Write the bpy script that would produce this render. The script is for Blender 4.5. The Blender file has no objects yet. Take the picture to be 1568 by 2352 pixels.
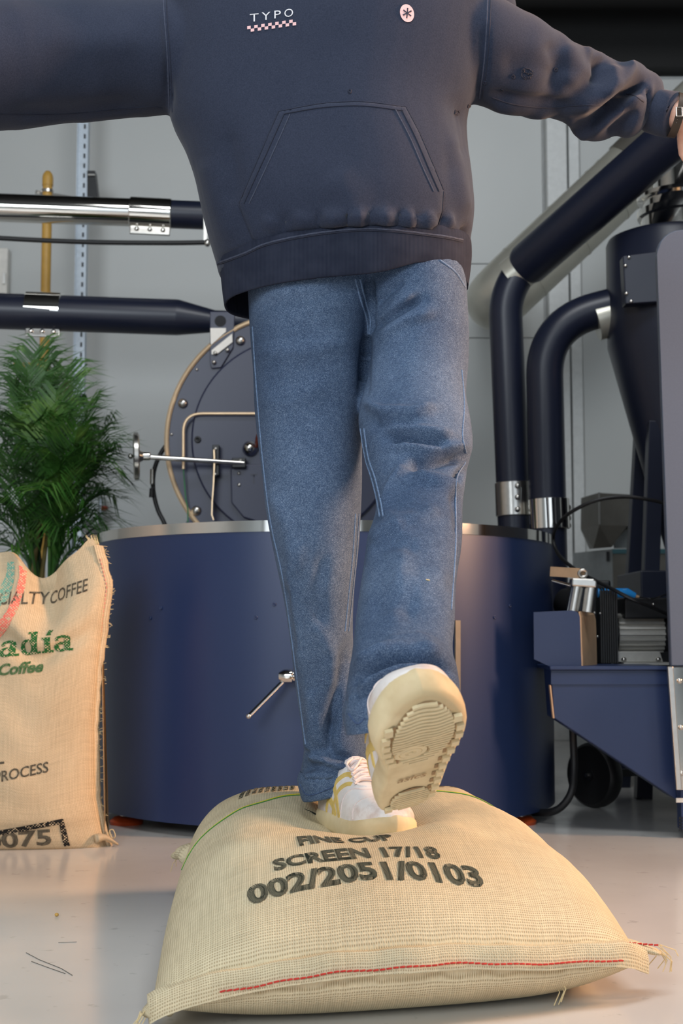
import bpy, bmesh, math, random
import numpy as np
from mathutils import Vector, Matrix, Quaternion, noise
from mathutils.bvhtree import BVHTree

random.seed(7)
V = Vector
SC = bpy.context.scene
COL = SC.collection

# ------------------------------------------------------------------ camera
FPX, IW, IH, CZ = 3145.0, 1568.0, 2352.0, 0.47
PT = math.atan(280.0 / FPX)
FW = V((0, math.cos(PT), math.sin(PT)))
UP = V((0, -math.sin(PT), math.cos(PT)))
RT = V((1, 0, 0))
CAM = V((0, 0, CZ))
cd = bpy.data.cameras.new('camera')
cam = bpy.data.objects.new('camera', cd)
COL.objects.link(cam)
cam.location = CAM
cam.rotation_euler = (math.pi / 2 + PT, 0, 0)
cd.sensor_fit = 'VERTICAL'
cd.sensor_height = 36.0
cd.lens = FPX / IH * 36.0
cd.clip_start = 0.05
cd.dof.use_dof = True
cd.dof.focus_distance = 2.05
cd.dof.aperture_fstop = 9.0
SC.camera = cam

# ------------------------------------------------------------------ light
SC.view_settings.view_transform = 'Standard'
SC.view_settings.look = 'None'
SC.view_settings.exposure = 0.0
SC.view_settings.gamma = 1.0
SC.view_settings.use_curve_mapping = False
w = bpy.data.worlds.new('world')
SC.world = w
w.use_nodes = True
w.node_tree.nodes['Background'].inputs[0].default_value = (0.80, 0.90, 1.0, 1)
w.node_tree.nodes['Background'].inputs[1].default_value = 1.6


def area_light(name, loc, aim, size, size_y, power, color, spread=180):
    l = bpy.data.lights.new(name, 'AREA')
    l.shape = 'RECTANGLE'
    l.size, l.size_y = size, size_y
    l.energy = power
    l.color = color
    l.spread = math.radians(spread)
    o = bpy.data.objects.new(name, l)
    COL.objects.link(o)
    o.location = loc
    o.rotation_euler = (V(aim) - V(loc)).to_track_quat('-Z', 'Y').to_euler()
    return o


area_light('front_left_key_light', (-1.9, -2.6, 2.6), (-0.2, 2.6, 0.7), 2.6, 1.8, 138, (0.88, 0.95, 1.0))  # unseen cool key lamp added inside the room, front left
area_light('ceiling_panel_light', (0.6, 1.1, 4.2), (0.2, 2.9, 0.5), 2.6, 1.2, 90, (0.95, 0.98, 1.0))
area_light('warm_workshop_light', (3.0, 2.30, 1.55), (0.25, 2.25, 1.0), 0.4, 1.0, 36, (1.0, 0.58, 0.34), 75)


# ------------------------------------------------------------------ pixel helpers
def ray(px, py):
    return FW * FPX + RT * (px - 784.0) + UP * (1176.0 - py)


def P(px, py, Y):
    d = ray(px, py)
    return CAM + d * (Y / d.y)


def PZ(px, py, z):
    d = ray(px, py)
    return CAM + d * ((z - CZ) / d.z)


def proj(co):
    """world points (n,3) -> pixels (n,2)"""
    q = np.asarray(co, dtype=float) - np.array(CAM)
    z = q @ np.array(FW)
    return np.stack([784 + FPX * (q @ np.array(RT)) / z, 1176 - FPX * (q @ np.array(UP)) / z], 1)


def mm(px, Y):
    return px * Y / FPX


# ------------------------------------------------------------------ materials
def lin(r, g, b):
    f = lambda c: (c / 255 / 12.92) if c / 255 <= 0.04045 else ((c / 255 + 0.055) / 1.055) ** 2.4
    return (f(r), f(g), f(b), 1.0)


class NT:
    def __init__(s, name):
        s.m = bpy.data.materials.new(name)
        s.m.use_nodes = True
        s.t = s.m.node_tree
        s.b = s.t.nodes['Principled BSDF']

    def n(s, kind, **kw):
        nd = s.t.nodes.new(kind)
        for k, v in kw.items():
            if isinstance(k, str) and hasattr(nd, k):
                setattr(nd, k, v)
        return nd

    def l(s, a, b):
        s.t.links.new(a, b)

    def math(s, op, a, b=None, c=None):
        nd = s.t.nodes.new('ShaderNodeMath')
        nd.operation = op
        for i, x in enumerate((a, b, c)):
            if x is None:
                continue
            if isinstance(x, (int, float)):
                nd.inputs[i].default_value = x
            else:
                s.l(x, nd.inputs[i])
        return nd.outputs[0]

    def coord(s, kind='Object', scale=None):
        tc = s.t.nodes.new('ShaderNodeTexCoord')
        o = tc.outputs[kind]
        if scale is not None:
            mp = s.t.nodes.new('ShaderNodeMapping')
            mp.inputs['Scale'].default_value = scale
            s.l(o, mp.inputs['Vector'])
            o = mp.outputs[0]
        return o

    def noise(s, vec, scale, detail=3, rough=0.55):
        nd = s.t.nodes.new('ShaderNodeTexNoise')
        nd.inputs['Scale'].default_value = scale
        nd.inputs['Detail'].default_value = detail
        nd.inputs['Roughness'].default_value = rough
        s.l(vec, nd.inputs['Vector'])
        return nd.outputs['Fac']

    def ramp(s, fac, stops):
        nd = s.t.nodes.new('ShaderNodeValToRGB')
        e = nd.color_ramp.elements
        while len(e) < len(stops):
            e.new(0.5)
        for i, (p, c) in enumerate(stops):
            e[i].position = p
            e[i].color = c
        s.l(fac, nd.inputs[0])
        return nd.outputs[0]

    def mix(s, fac, a, b, mode='MIX'):
        nd = s.t.nodes.new('ShaderNodeMix')
        nd.data_type = 'RGBA'
        nd.blend_type = mode
        for i, x in ((0, fac), (6, a), (7, b)):
            if isinstance(x, (int, float)):
                nd.inputs[i].default_value = x
            elif isinstance(x, tuple):
                nd.inputs[i].default_value = x
            else:
                s.l(x, nd.inputs[i])
        return nd.outputs[2]

    def bump(s, h, strength=0.3, dist=0.002):
        nd = s.t.nodes.new('ShaderNodeBump')
        nd.inputs['Strength'].default_value = strength
        nd.inputs['Distance'].default_value = dist
        s.l(h, nd.inputs['Height'])
        s.l(nd.outputs[0], s.b.inputs['Normal'])

    def col(s, c):
        if isinstance(c, tuple):
            s.b.inputs['Base Color'].default_value = c
        else:
            s.l(c, s.b.inputs['Base Color'])

    def set(s, rough=None, metal=None, spec=None, **kw):
        if rough is not None:
            s.b.inputs['Roughness'].default_value = rough
        if metal is not None:
            s.b.inputs['Metallic'].default_value = metal
        if spec is not None:
            s.b.inputs['Specular IOR Level'].default_value = spec
        for k, v in kw.items():
            s.b.inputs[k].default_value = v


def simple(name, c, rough=0.5, metal=0.0, var=0.06, scale=40.0, bump=0.0, spec=None, dist=0.001):
    t = NT(name)
    f = t.noise(t.coord('Object'), scale, 4)
    d = tuple(max(0, x * (1 - var)) for x in c[:3]) + (1,)
    u = tuple(min(1, x * (1 + var)) for x in c[:3]) + (1,)
    t.col(t.ramp(f, [(0.3, d), (0.7, u)]))
    t.set(rough, metal, spec)
    if bump:
        t.bump(f, bump, dist)
    return t.m


M = {}
M['navy'] = simple('navy_powder_paint', lin(36, 52, 90), 0.34, 0.0, 0.05, 300, 0.05)
M['navy_dull'] = simple('navy_duct_paint', lin(27, 32, 50), 0.36, 0.0, 0.05, 250, 0.05)
M['cabinet_lit_navy'] = simple('navy_paint_lit', lin(90, 98, 114), 0.42, 0.0, 0.04, 200, 0.05)  # cabinet navy lightened, warm light falling on it put into the colour
M['plate_in_shade'] = simple('navy_paint_shaded', lin(42, 46, 70), 0.38, 0.0, 0.05, 250, 0.05)  # roaster face navy darkened, its shade put into the colour
M['chrome'] = simple('polished_steel', lin(225, 222, 216), 0.08, 1.0, 0.02, 20)
M['steel'] = simple('brushed_steel', lin(205, 202, 196), 0.28, 1.0, 0.05, 60)
M['brass'] = simple('warm_brass_edge', lin(250, 218, 178), 0.35, 0.5, 0.05, 30)
M['duct_metal'] = simple('pale_galvanised_duct', lin(196, 194, 182), 0.34, 0.55, 0.05, 14)
M['galv'] = simple('galvanised_channel', lin(200, 210, 220), 0.45, 0.35, 0.08, 60)
M['black'] = simple('black_rubber', lin(26, 26, 28), 0.5, 0.0, 0.1, 80)
M['blackmetal'] = simple('black_painted_metal', lin(24, 25, 28), 0.4, 0.0, 0.1, 80)
M['ochre'] = simple('yellow_gas_pipe_paint', lin(205, 160, 78), 0.45, 0.0, 0.08, 20)
M['yellow_handle'] = simple('yellow_handle_plastic', lin(225, 160, 40), 0.4)
M['white_plate'] = simple('white_plate', lin(232, 228, 220), 0.4)
M['white_box'] = simple('pale_grey_box', lin(190, 196, 196), 0.5)
M['red'] = simple('red_knob', lin(150, 45, 30), 0.4)
M['redbrown'] = simple('dark_red_knob', lin(90, 35, 25), 0.3)
M['orange'] = simple('orange_pad', lin(200, 80, 30), 0.5)
M['teal'] = simple('teal_band', lin(80, 130, 140), 0.5)
M['blue'] = simple('bright_blue_plastic', lin(40, 140, 215), 0.35)
M['tan'] = simple('tan_metal_and_warm_light', lin(205, 170, 135), 0.5, 0.2, 0.1, 30)
M['alu'] = simple('cast_aluminium', lin(190, 188, 182), 0.45, 0.4, 0.05, 90)
M['greywire'] = simple('green_wire', lin(40, 120, 70), 0.5)
M['olive_steel'] = simple('dull_steel_hopper', lin(120, 116, 108), 0.4, 0.5, 0.08, 25)
M['dark_in'] = simple('dark_inside', lin(18, 20, 26), 0.7)


# ------------------------------------------------------------------ object helpers
WL = {}


def link(o, parent=None, world=V((0, 0, 0))):
    COL.objects.link(o)
    if parent is not None:
        o.parent = parent
        o.location = world - WL[parent.name]
    else:
        o.location = world
    WL[o.name] = V(world)
    return o


def tag(o, label=None, cat=None, group=None, kind=None):
    for k, v in (('label', label), ('category', cat), ('group', group), ('kind', kind)):
        if v:
            o[k] = v
    return o


def thing(name, label, cat, loc, group=None):
    o = bpy.data.objects.new(name, None)
    o.empty_display_size = 0.05
    link(o, None, V(loc))
    return tag(o, label, cat, group)


def make_obj(name, verts, faces, mat, parent=None, smooth=True, angle=38, uv=None, bevel=0):
    me = bpy.data.meshes.new(name)
    me.from_pydata([tuple(v) for v in verts], [], faces)
    bm = bmesh.new()
    bm.from_mesh(me)
    bmesh.ops.recalc_face_normals(bm, faces=bm.faces)
    bm.to_mesh(me)
    bm.free()
    if uv is not None:
        ul = me.uv_layers.new(name='UVMap')
        for lp in me.loops:
            ul.data[lp.index].uv = uv[lp.vertex_index]
    if smooth:
        me.polygons.foreach_set('use_smooth', [True] * len(me.polygons))
        me.set_sharp_from_angle(angle=math.radians(angle))
    me.materials.append(M[mat] if isinstance(mat, str) else mat)
    o = bpy.data.objects.new(name, me)
    link(o, parent)
    if bevel:
        b = o.modifiers.new('bevel', 'BEVEL')
        b.width = bevel
        b.segments = 2
        b.limit_method = 'ANGLE'
    return o


def frame(d):
    d = V(d).normalized()
    a = V((0, 0, 1)) if abs(d.z) < 0.9 else V((0, 1, 0))
    u = d.cross(a).normalized()
    return u, d.cross(u).normalized()


class MB:
    """collects simple solids into one mesh"""

    def __init__(s):
        s.v, s.f = [], []

    def add(s, v, f):
        k = len(s.v)
        s.v += [V(x) for x in v]
        s.f += [[i + k for i in q] for q in f]
        return s

    def box(s, c, size, rot=None):
        x, y, z = [q / 2 for q in size]
        vs = [V((a * x, b * y, d * z)) for a in (-1, 1) for b in (-1, 1) for d in (-1, 1)]
        if rot is not None:
            vs = [rot @ q for q in vs]
        vs = [q + V(c) for q in vs]
        return s.add(vs, [[0, 1, 3, 2], [4, 6, 7, 5], [0, 4, 5, 1], [2, 3, 7, 6], [0, 2, 6, 4], [1, 5, 7, 3]])

    def bar(s, p0, p1, wx, wy, upv=(0, 0, 1)):
        p0, p1 = V(p0), V(p1)
        d = (p1 - p0).normalized()
        u = d.cross(V(upv)).normalized()
        t = u.cross(d)
        vs = []
        for p in (p0, p1):
            for a, b in ((-1, -1), (1, -1), (1, 1), (-1, 1)):
                vs.append(p + u * a * wx / 2 + t * b * wy / 2)
        return s.add(vs, [[0, 1, 2, 3], [7, 6, 5, 4], [0, 4, 5, 1], [1, 5, 6, 2], [2, 6, 7, 3], [3, 7, 4, 0]])

    def loft(s, rings, cap=True, closed=False):
        n = len(rings[0])
        k = len(s.v)
        for r in rings:
            s.v += [V(q) for q in r]
        m = len(rings)
        for i in range(m if closed else m - 1):
            a, b = k + i * n, k + ((i + 1) % m) * n
            for j in range(n):
                s.f.append([a + j, a + (j + 1) % n, b + (j + 1) % n, b + j])
        if cap and not closed:
            s.f.append([k + j for j in range(n)][::-1])
            s.f.append([k + (m - 1) * n + j for j in range(n)])
        return s

    def cyl(s, p0, p1, r0, r1=None, seg=24, cap=True):
        return s.tube([p0, p1], [r0, r0 if r1 is None else r1], seg, cap)

    def tube(s, path, r, seg=12, cap=True, closed=False):
        path = [V(p) for p in path]
        if not isinstance(r, (list, tuple)):
            r = [r] * len(path)
        rings = []
        n = len(path)
        u = None
        for i, p in enumerate(path):
            if closed:
                d = path[(i + 1) % n] - path[i - 1]
            else:
                d = path[min(i + 1, n - 1)] - path[max(i - 1, 0)]
            d.normalize()
            if u is None:
                u, _ = frame(d)
            u = (u - d * u.dot(d)).normalized()
            t = d.cross(u)
            rings.append([p + (u * math.cos(a) + t * math.sin(a)) * r[i] for a in
                          [2 * math.pi * j / seg for j in range(seg)]])
        return s.loft(rings, cap, closed)

    def lathe(s, prof, o, axis=(0, 0, 1), seg=32, cap=True):
        """prof: (radius, height) pairs"""
        u, t = frame(axis)
        ax = V(axis).normalized()
        rings = [[V(o) + ax * h + (u * math.cos(a) + t * math.sin(a)) * max(r, 1e-5) for a in
                  [2 * math.pi * j / seg for j in range(seg)]] for r, h in prof]
        return s.loft(rings, cap)

    def prism(s, pts, off):
        """pts: 3D polygon, extruded by off"""
        k = len(pts)
        vs = [V(p) for p in pts] + [V(p) + V(off) for p in pts]
        fs = [list(range(k))[::-1], [k + i for i in range(k)]]
        for i in range(k):
            j = (i + 1) % k
            fs.append([i, j, k + j, k + i])
        return s.add(vs, fs)

    def ball(s, c, r, seg=14, rot=None):
        if isinstance(r, (int, float)):
            r = (r, r, r)
        rings = []
        n = max(6, seg // 2)
        for i in range(n + 1):
            th = math.pi * min(max(i / n, 0.004), 0.996)
            ring = []
            for j in range(seg):
                a = 2 * math.pi * j / seg
                q = V((r[0] * math.sin(th) * math.cos(a), r[1] * math.sin(th) * math.sin(a), r[2] * math.cos(th)))
                if rot is not None:
                    q = rot @ q
                ring.append(V(c) + q)
            rings.append(ring)
        return s.loft(rings)

    def build(s, name, mat, parent=None, smooth=True, angle=38, bevel=0, uv=None):
        return make_obj(name, s.v, s.f, mat, parent, smooth, angle, uv, bevel)


def spline(pts, n=8):
    """catmull rom through points"""
    pts = [V(p) for p in pts]
    q = [pts[0] * 2 - pts[1]] + pts + [pts[-1] * 2 - pts[-2]]
    out = []
    for i in range(1, len(q) - 2):
        for k in range(n):
            t = k / n
            a, b, c, d = q[i - 1], q[i], q[i + 1], q[i + 2]
            out.append(0.5 * ((2 * b) + (c - a) * t + (2 * a - 5 * b + 4 * c - d) * t * t + (3 * b - a - 3 * c + d) * t ** 3))
    out.append(pts[-1])
    return out


def bend(pts, rad, n=8):
    """polyline with filleted corners"""
    pts = [V(p) for p in pts]
    out = [pts[0]]
    for i in range(1, len(pts) - 1):
        p = pts[i]
        a = p + (pts[i - 1] - p).normalized() * rad
        b = p + (pts[i + 1] - p).normalized() * rad
        for k in range(n + 1):
            t = k / n
            out.append(a * (1 - t) ** 2 + p * 2 * t * (1 - t) + b * t * t)
    out.append(pts[-1])
    return out


_bolt = {}


def bolt(pos, axis, r, mat='chrome', parent=None, name='bolt', dome=True):
    """a small domed screw; copies share one mesh"""
    key = (mat, dome)
    if key not in _bolt:
        prof = [(1.0, 0), (1.0, 0.25), (0.85, 0.6), (0.5, 0.85), (0.05, 0.95)] if dome else \
            [(1.0, 0), (1.0, 0.5), (0.8, 0.62), (0.45, 0.62), (0.4, 0.3), (0.02, 0.3)]
        o = MB().lathe(prof, (0, 0, 0), (0, 0, 1), 12)
        me = bpy.data.meshes.new(name)
        me.from_pydata([tuple(v) for v in o.v], [], o.f)
        me.polygons.foreach_set('use_smooth', [True] * len(me.polygons))
        me.materials.append(M[mat])
        _bolt[key] = me
    o = bpy.data.objects.new(name, _bolt[key])
    link(o, parent, V(pos))
    o.rotation_euler = V((0, 0, 1)).rotation_difference(V(axis)).to_euler()
    o.scale = (r, r, r)
    return o


def remesh(mb, voxel, smooth_it=6, fac=0.5):
    """fuse overlapping closed solids into one continuous surface -> (verts array, faces, normals)"""
    me = bpy.data.meshes.new('tmp')
    me.from_pydata([tuple(v) for v in mb.v], [], mb.f)
    bm = bmesh.new()
    bm.from_mesh(me)
    # every shell outward
    bmesh.ops.recalc_face_normals(bm, faces=bm.faces)
    bm.to_mesh(me)
    bm.free()
    o = bpy.data.objects.new('tmp', me)
    COL.objects.link(o)
    r = o.modifiers.new('r', 'REMESH')
    r.mode = 'VOXEL'
    r.voxel_size = voxel
    s = o.modifiers.new('s', 'SMOOTH')
    s.factor = fac
    s.iterations = smooth_it
    dg = bpy.context.evaluated_depsgraph_get()
    out = bpy.data.meshes.new_from_object(o.evaluated_get(dg))
    bpy.data.objects.remove(o)
    bpy.data.meshes.remove(me)
    return out


def mesh_arrays(me):
    n = len(me.vertices)
    co = np.empty(n * 3)
    me.vertices.foreach_get('co', co)
    no = np.empty(n * 3)
    me.vertices.foreach_get('normal', no)
    return co.reshape(-1, 3), no.reshape(-1, 3)


def seg_dist(p, a, b):
    d = b - a
    t = np.clip(((p - a) @ d) / max(d @ d, 1e-9), 0, 1)
    return np.linalg.norm(p - (a + t[:, None] * d), axis=1), t


def sculpt(me, strokes, Yref=2.2):
    """push cloth in or out along fold lines. stroke = (pixel polyline, half width px, height mm)"""
    co, no = mesh_arrays(me)
    px = proj(co)
    view = co - np.array(CAM)
    view /= np.linalg.norm(view, axis=1)[:, None]
    front = np.clip(-(no * view).sum(1) * 2.2 + 0.12, 0, 1)
    disp = np.zeros(len(co))
    for pts, wd, amp in strokes:
        pts = [np.array(p, float) for p in pts]
        L = [0]
        for a, b in zip(pts, pts[1:]):
            L.append(L[-1] + np.linalg.norm(b - a))
        best = np.full(len(co), 1e9)
        pos = np.zeros(len(co))
        for i, (a, b) in enumerate(zip(pts, pts[1:])):
            d, t = seg_dist(px, a, b)
            m = d < best
            best[m] = d[m]
            pos[m] = ((L[i] + t * (L[i + 1] - L[i])) / L[-1])[m]
        endf = np.clip(np.minimum(pos, 1 - pos) * 5 + 0.25, 0, 1)
        disp += amp * 0.001 * np.exp(-(best / wd) ** 2) * endf
    co = co + no * (disp * front)[:, None]
    me.vertices.foreach_set('co', co.ravel())
    me.update()


def noise_push(me, scale, amp, seed=0.0, stretch=(1, 1, 1)):
    co, no = mesh_arrays(me)
    d = np.array([noise.noise(V((c[0] * scale * stretch[0] + seed, c[1] * scale * stretch[1], c[2] * scale * stretch[2])))
                  for c in co])
    co = co + no * (d * amp)[:, None]
    me.vertices.foreach_set('co', co.ravel())
    me.update()


def mesh_obj(name, me, mat, parent=None):
    me.materials.clear()
    me.materials.append(M[mat] if isinstance(mat, str) else mat)
    me.polygons.foreach_set('use_smooth', [True] * len(me.polygons))
    o = bpy.data.objects.new(name, me)
    return link(o, parent)


def bvh_of(*mes):
    vs, fs = [], []
    for me in mes:
        k = len(vs)
        vs += [v.co.copy() for v in me.vertices]
        fs += [[i + k for i in p.vertices] for p in me.polygons]
    return BVHTree.FromPolygons(vs, fs)


def cast(bvh, px, py, off=0.0):
    d = ray(px, py).normalized()
    loc, nor, idx, dist = bvh.ray_cast(CAM, d)
    if loc is None:
        return None
    if nor.dot(d) > 0:
        nor = -nor
    return loc + nor * off


def flat_text(s, bold=0.0, shear=0.0, spacing=1.0):
    cu = bpy.data.curves.new('t', 'FONT')
    cu.body = s
    cu.size = 1.0
    cu.offset = bold
    cu.shear = shear
    cu.space_character = spacing
    cu.resolution_u = 3
    o = bpy.data.objects.new('t', cu)
    COL.objects.link(o)
    dg = bpy.context.evaluated_depsgraph_get()
    me = bpy.data.meshes.new_from_object(o.evaluated_get(dg))
    bpy.data.objects.remove(o)
    bm = bmesh.new()
    bm.from_mesh(me)
    bpy.data.meshes.remove(me)
    return bm


def poly_bm(pts):
    bm = bmesh.new()
    bm.faces.new([bm.verts.new((p[0], p[1], 0)) for p in pts])
    return bm


def refine(bm, maxlen):
    bmesh.ops.triangulate(bm, faces=bm.faces)
    for _ in range(8):
        es = [e for e in bm.edges if e.calc_length() > maxlen]
        if not es:
            break
        bmesh.ops.subdivide_edges(bm, edges=es, cuts=1, use_grid_fill=False)
        bmesh.ops.triangulate(bm, faces=[f for f in bm.faces if len(f.verts) > 3])
    return bm


def bm_bounds(bm):
    xs = [v.co.x for v in bm.verts]
    ys = [v.co.y for v in bm.verts]
    return min(xs), max(xs), min(ys), max(ys)


def bm_map(bm, fn, name, mat, parent):
    """move every vertex with fn(x, y) -> world point (None drops its faces)"""
    bad = []
    for v in bm.verts:
        q = fn(v.co.x, v.co.y)
        if q is None:
            bad.append(v)
        else:
            v.co = q
    if bad:
        bmesh.ops.delete(bm, geom=bad, context='VERTS')
    me = bpy.data.meshes.new(name)
    bm.to_mesh(me)
    bm.free()
    return mesh_obj(name, me, mat, parent)


def smoothstep(a, b, x):
    t = min(1, max(0, (x - a) / (b - a)))
    return t * t * (3 - 2 * t)
# ================================================================== setting
t = NT('grey_epoxy_floor')
co = t.coord('Object')
f = t.noise(co, 1.3, 4)
g = t.noise(co, 26, 5)
c1 = t.ramp(f, [(0.35, lin(206, 203, 199)), (0.65, lin(220, 218, 214))])
spk = t.ramp(g, [(0.30, lin(140, 137, 132)), (0.36, (1, 1, 1, 1))])
t.col(t.mix(0.25, c1, spk, 'MULTIPLY'))
r = t.math('MULTIPLY_ADD', t.noise(co, 5, 3), 0.16, 0.10)
t.l(r, t.b.inputs['Roughness'])
t.set(spec=0.5)
M['floor'] = t.m

t = NT('pale_grey_wall_panel')
co = t.coord('Object')
f = t.noise(co, 0.9, 3)
t.col(t.ramp(f, [(0.3, lin(188, 191, 190)), (0.7, lin(200, 202, 200))]))
t.set(0.38, 0.0, 0.5)
M['wall'] = t.m
M['wall_trim'] = simple('white_wall_trim', lin(214, 216, 215), 0.4)
M['ceiling'] = simple('black_ceiling', lin(9, 9, 10), 0.75)

WY = 6.2
o = MB().box((0.4, 1.0, -0.05), (14, 15, 0.1)).build('floor', 'floor', None, False)
tag(o, kind='structure')
wall = MB().box((0.4, WY + 0.08, 1.6), (14, 0.1, 3.2)).build('wall_back', 'wall_trim', None, False)
tag(wall, kind='structure')
# wall panels with open joints between them
xs = [-6.6] + [P(q, 900, WY).x for q in (-420, 172, 690, 1252)]
zs = [0.0, P(900, 776, WY).z, P(900, 606, WY).z, 3.06]
for i in range(len(xs) - 1):
    for j in range(len(zs) - 1):
        if i < 3:
            if j > 0:
                continue
            z0, z1 = zs[0], zs[3]
        else:
            z0, z1 = zs[j], zs[j + 1]
        MB().box(((xs[i] + xs[i + 1]) / 2, WY + 0.015, (z0 + z1) / 2), (xs[i + 1] - xs[i] - 0.003, 0.03, z1 - z0 - 0.003)) \
            .build('wall_panel', 'wall', wall, False, bevel=0.002)
xr = [P(q, 900, WY).x for q in (1338, 1700, 2100, 2500)] + [7.3]
for i in range(len(xr) - 1):
    MB().box(((xr[i] + xr[i + 1]) / 2, WY + 0.015, 1.53), (xr[i + 1] - xr[i] - 0.003, 0.03, 3.05)).build('wall_panel', 'wall', wall, False, bevel=0.002)
# boxed column between the panels
col_x0, col_x1 = P(1252, 900, WY).x, P(1338, 900, WY).x
tr = MB().box(((col_x0 + col_x1) / 2 - 0.03, WY - 0.03, 1.53), (col_x1 - col_x0 - 0.08, 0.10, 3.06)).build('trim_1', 'wall_trim', None, False, bevel=0.004)
tag(tr, kind='structure')
tr = MB().box((col_x1 - 0.03, WY - 0.01, 1.53), (0.05, 0.05, 3.06)).build('trim_2', 'wall_trim', None, False, bevel=0.004)
tag(tr, kind='structure')
tr = MB().box((0.4, WY + 0.0, 0.05), (13.9, 0.02, 0.1)).build('baseboard_back', 'wall_trim', None, False)
tag(tr, kind='structure')
# black upper band, beams and ceiling above the panels
up = MB().box((0.4, WY + 0.02, 3.95), (14, 0.2, 1.74)).build('wall_upper', 'ceiling', None, False)
tag(up, kind='structure')
ce = MB().box((0.4, 0.1, 4.85), (14, 12.6, 0.1)).build('ceiling', 'ceiling', None, False)
tag(ce, kind='structure')
for x in (-2.5, 0.2, 2.9):
    MB().bar((x, -5.8, 4.7), (x, 6.1, 4.7), 0.12, 0.2).build('ceiling_beam', 'ceiling', ce, False)
MB().bar((-6.5, 5.7, 3.35), (7.2, 5.7, 3.35), 0.14, 0.18).build('ceiling_beam', 'ceiling', ce, False)
wl = MB().box((-5.2, 0.1, 2.4), (0.1, 12.2, 4.8)).build('wall_left', 'wall', None, False)
tag(wl, kind='structure')
wr = MB().box((6.0, 0.1, 2.4), (0.1, 12.2, 4.8)).build('wall_right', 'wall', None, False)
tag(wr, kind='structure')
# wall behind the photographer: unseen, openings and posts added for light and reflections
wf = MB()
for x, wd in ((-5.6, 1.2), (-1.1, 0.9), (3.6, 1.4), (6.4, 1.2)):
    wf.box((x, -6.0, 2.0), (wd, 0.2, 4.0))
wf.box((0.4, -6.0, 4.15), (13.5, 0.2, 1.5))
o = wf.build('wall_front', 'wall', None, False)
tag(o, kind='structure')
# ================================================================== burlap
def burlap(name, base, dark, freq, ink=None, wear=0.5):
    t = NT(name)
    uv = t.coord('UV')
    wob = t.n('ShaderNodeTexNoise')
    wob.inputs['Scale'].default_value = 22
    t.l(uv, wob.inputs['Vector'])
    sub = t.n('ShaderNodeVectorMath', operation='MULTIPLY_ADD')
    sub.inputs[1].default_value = (0.004, 0.004, 0)
    t.l(wob.outputs['Color'], sub.inputs[0])
    t.l(uv, sub.inputs[2])
    sp = t.n('ShaderNodeSeparateXYZ')
    t.l(sub.outputs[0], sp.inputs[0])
    sx = t.math('SINE', t.math('MULTIPLY', sp.outputs[0], freq * math.pi))
    sy = t.math('SINE', t.math('MULTIPLY', sp.outputs[1], freq * math.pi * 1.1))
    ax = t.math('ABSOLUTE', sx)
    ay = t.math('ABSOLUTE', sy)
    over = t.math('MULTIPLY', sx, sy)
    h = t.math('ADD', t.math('MAXIMUM', ax, ay), t.math('MULTIPLY', over, 0.25))
    hole = t.math('MULTIPLY', t.math('SUBTRACT', 1.0, ax), t.math('SUBTRACT', 1.0, ay))
    # uneven yarns: long streaks in both directions
    m1 = t.noise(t.coord('UV', (14, 260, 1)), 1.0, 3)
    m2 = t.noise(t.coord('UV', (260, 14, 1)), 1.0, 3)
    st = t.math('ADD', t.math('MULTIPLY', m1, 0.5), t.math('MULTIPLY', m2, 0.5))
    patch = t.noise(t.coord('UV'), 5, 4)
    b0 = tuple(x * 0.86 for x in base[:3]) + (1,)
    b1 = tuple(min(1, x * 1.10) for x in base[:3]) + (1,)
    c = t.ramp(st, [(0.36, b0), (0.62, b1)])
    c = t.mix(0.18, c, t.ramp(patch, [(0.35, dark), (0.65, b1)]))
    c = t.mix(t.math('MINIMUM', t.math('MULTIPLY', hole, 1.5), 0.85), c, dark)
    if ink is not None:
        k = t.math('GREATER_THAN', t.math('ADD', t.math('MULTIPLY', over, 0.16), t.noise(t.coord('UV'), 130, 4)), wear)
        c = t.mix(k, c, ink)
    t.col(c)
    t.set(0.9, 0, 0.15)
    t.bump(h, 0.5, 0.0012)
    return t.m


BB, BD = lin(224, 212, 180), lin(150, 128, 92)
M['burlap'] = burlap('pale_burlap', BB, BD, 330)
M['burlap_ink'] = burlap('black_ink_on_burlap', BB, BD, 330, lin(38, 48, 42), 0.40)
M['burlap2'] = burlap('golden_burlap', lin(216, 196, 164), lin(150, 124, 90), 300)
M['ink2'] = burlap('black_ink_on_golden_burlap', lin(216, 196, 164), lin(150, 124, 90), 300, lin(34, 34, 34), 0.40)
M['ink_green'] = burlap('green_ink_on_golden_burlap', lin(216, 196, 164), lin(150, 124, 90), 300, lin(42, 98, 52), 0.38)
M['ink_red'] = burlap('pink_woven_stripe', lin(216, 196, 164), lin(150, 124, 90), 300, lin(232, 120, 104), 0.44)
M['ink_teal'] = burlap('teal_woven_stripe', lin(216, 196, 164), lin(150, 124, 90), 300, lin(120, 170, 150), 0.45)
M['yarn_red'] = simple('red_yarn', lin(190, 50, 42), 0.8)
M['yarn_pink'] = simple('faded_pink_yarn', lin(220, 150, 130), 0.8)
M['yarn_yellow'] = simple('yellow_yarn', lin(214, 200, 60), 0.8)
M['yarn_green'] = simple('green_yarn', lin(60, 130, 60), 0.8)
M['jute'] = simple('loose_jute', lin(215, 195, 150), 0.9)

# ------------------------------------------------------------------ sack lying on the floor
NL, NR, FL, FR = V((-0.224, 1.655, 0)), V((0.388, 1.815, 0)), V((-0.268, 2.50, 0)), V((0.285, 2.60, 0))
FOOT = V((0.030, 2.15, 0))


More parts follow.
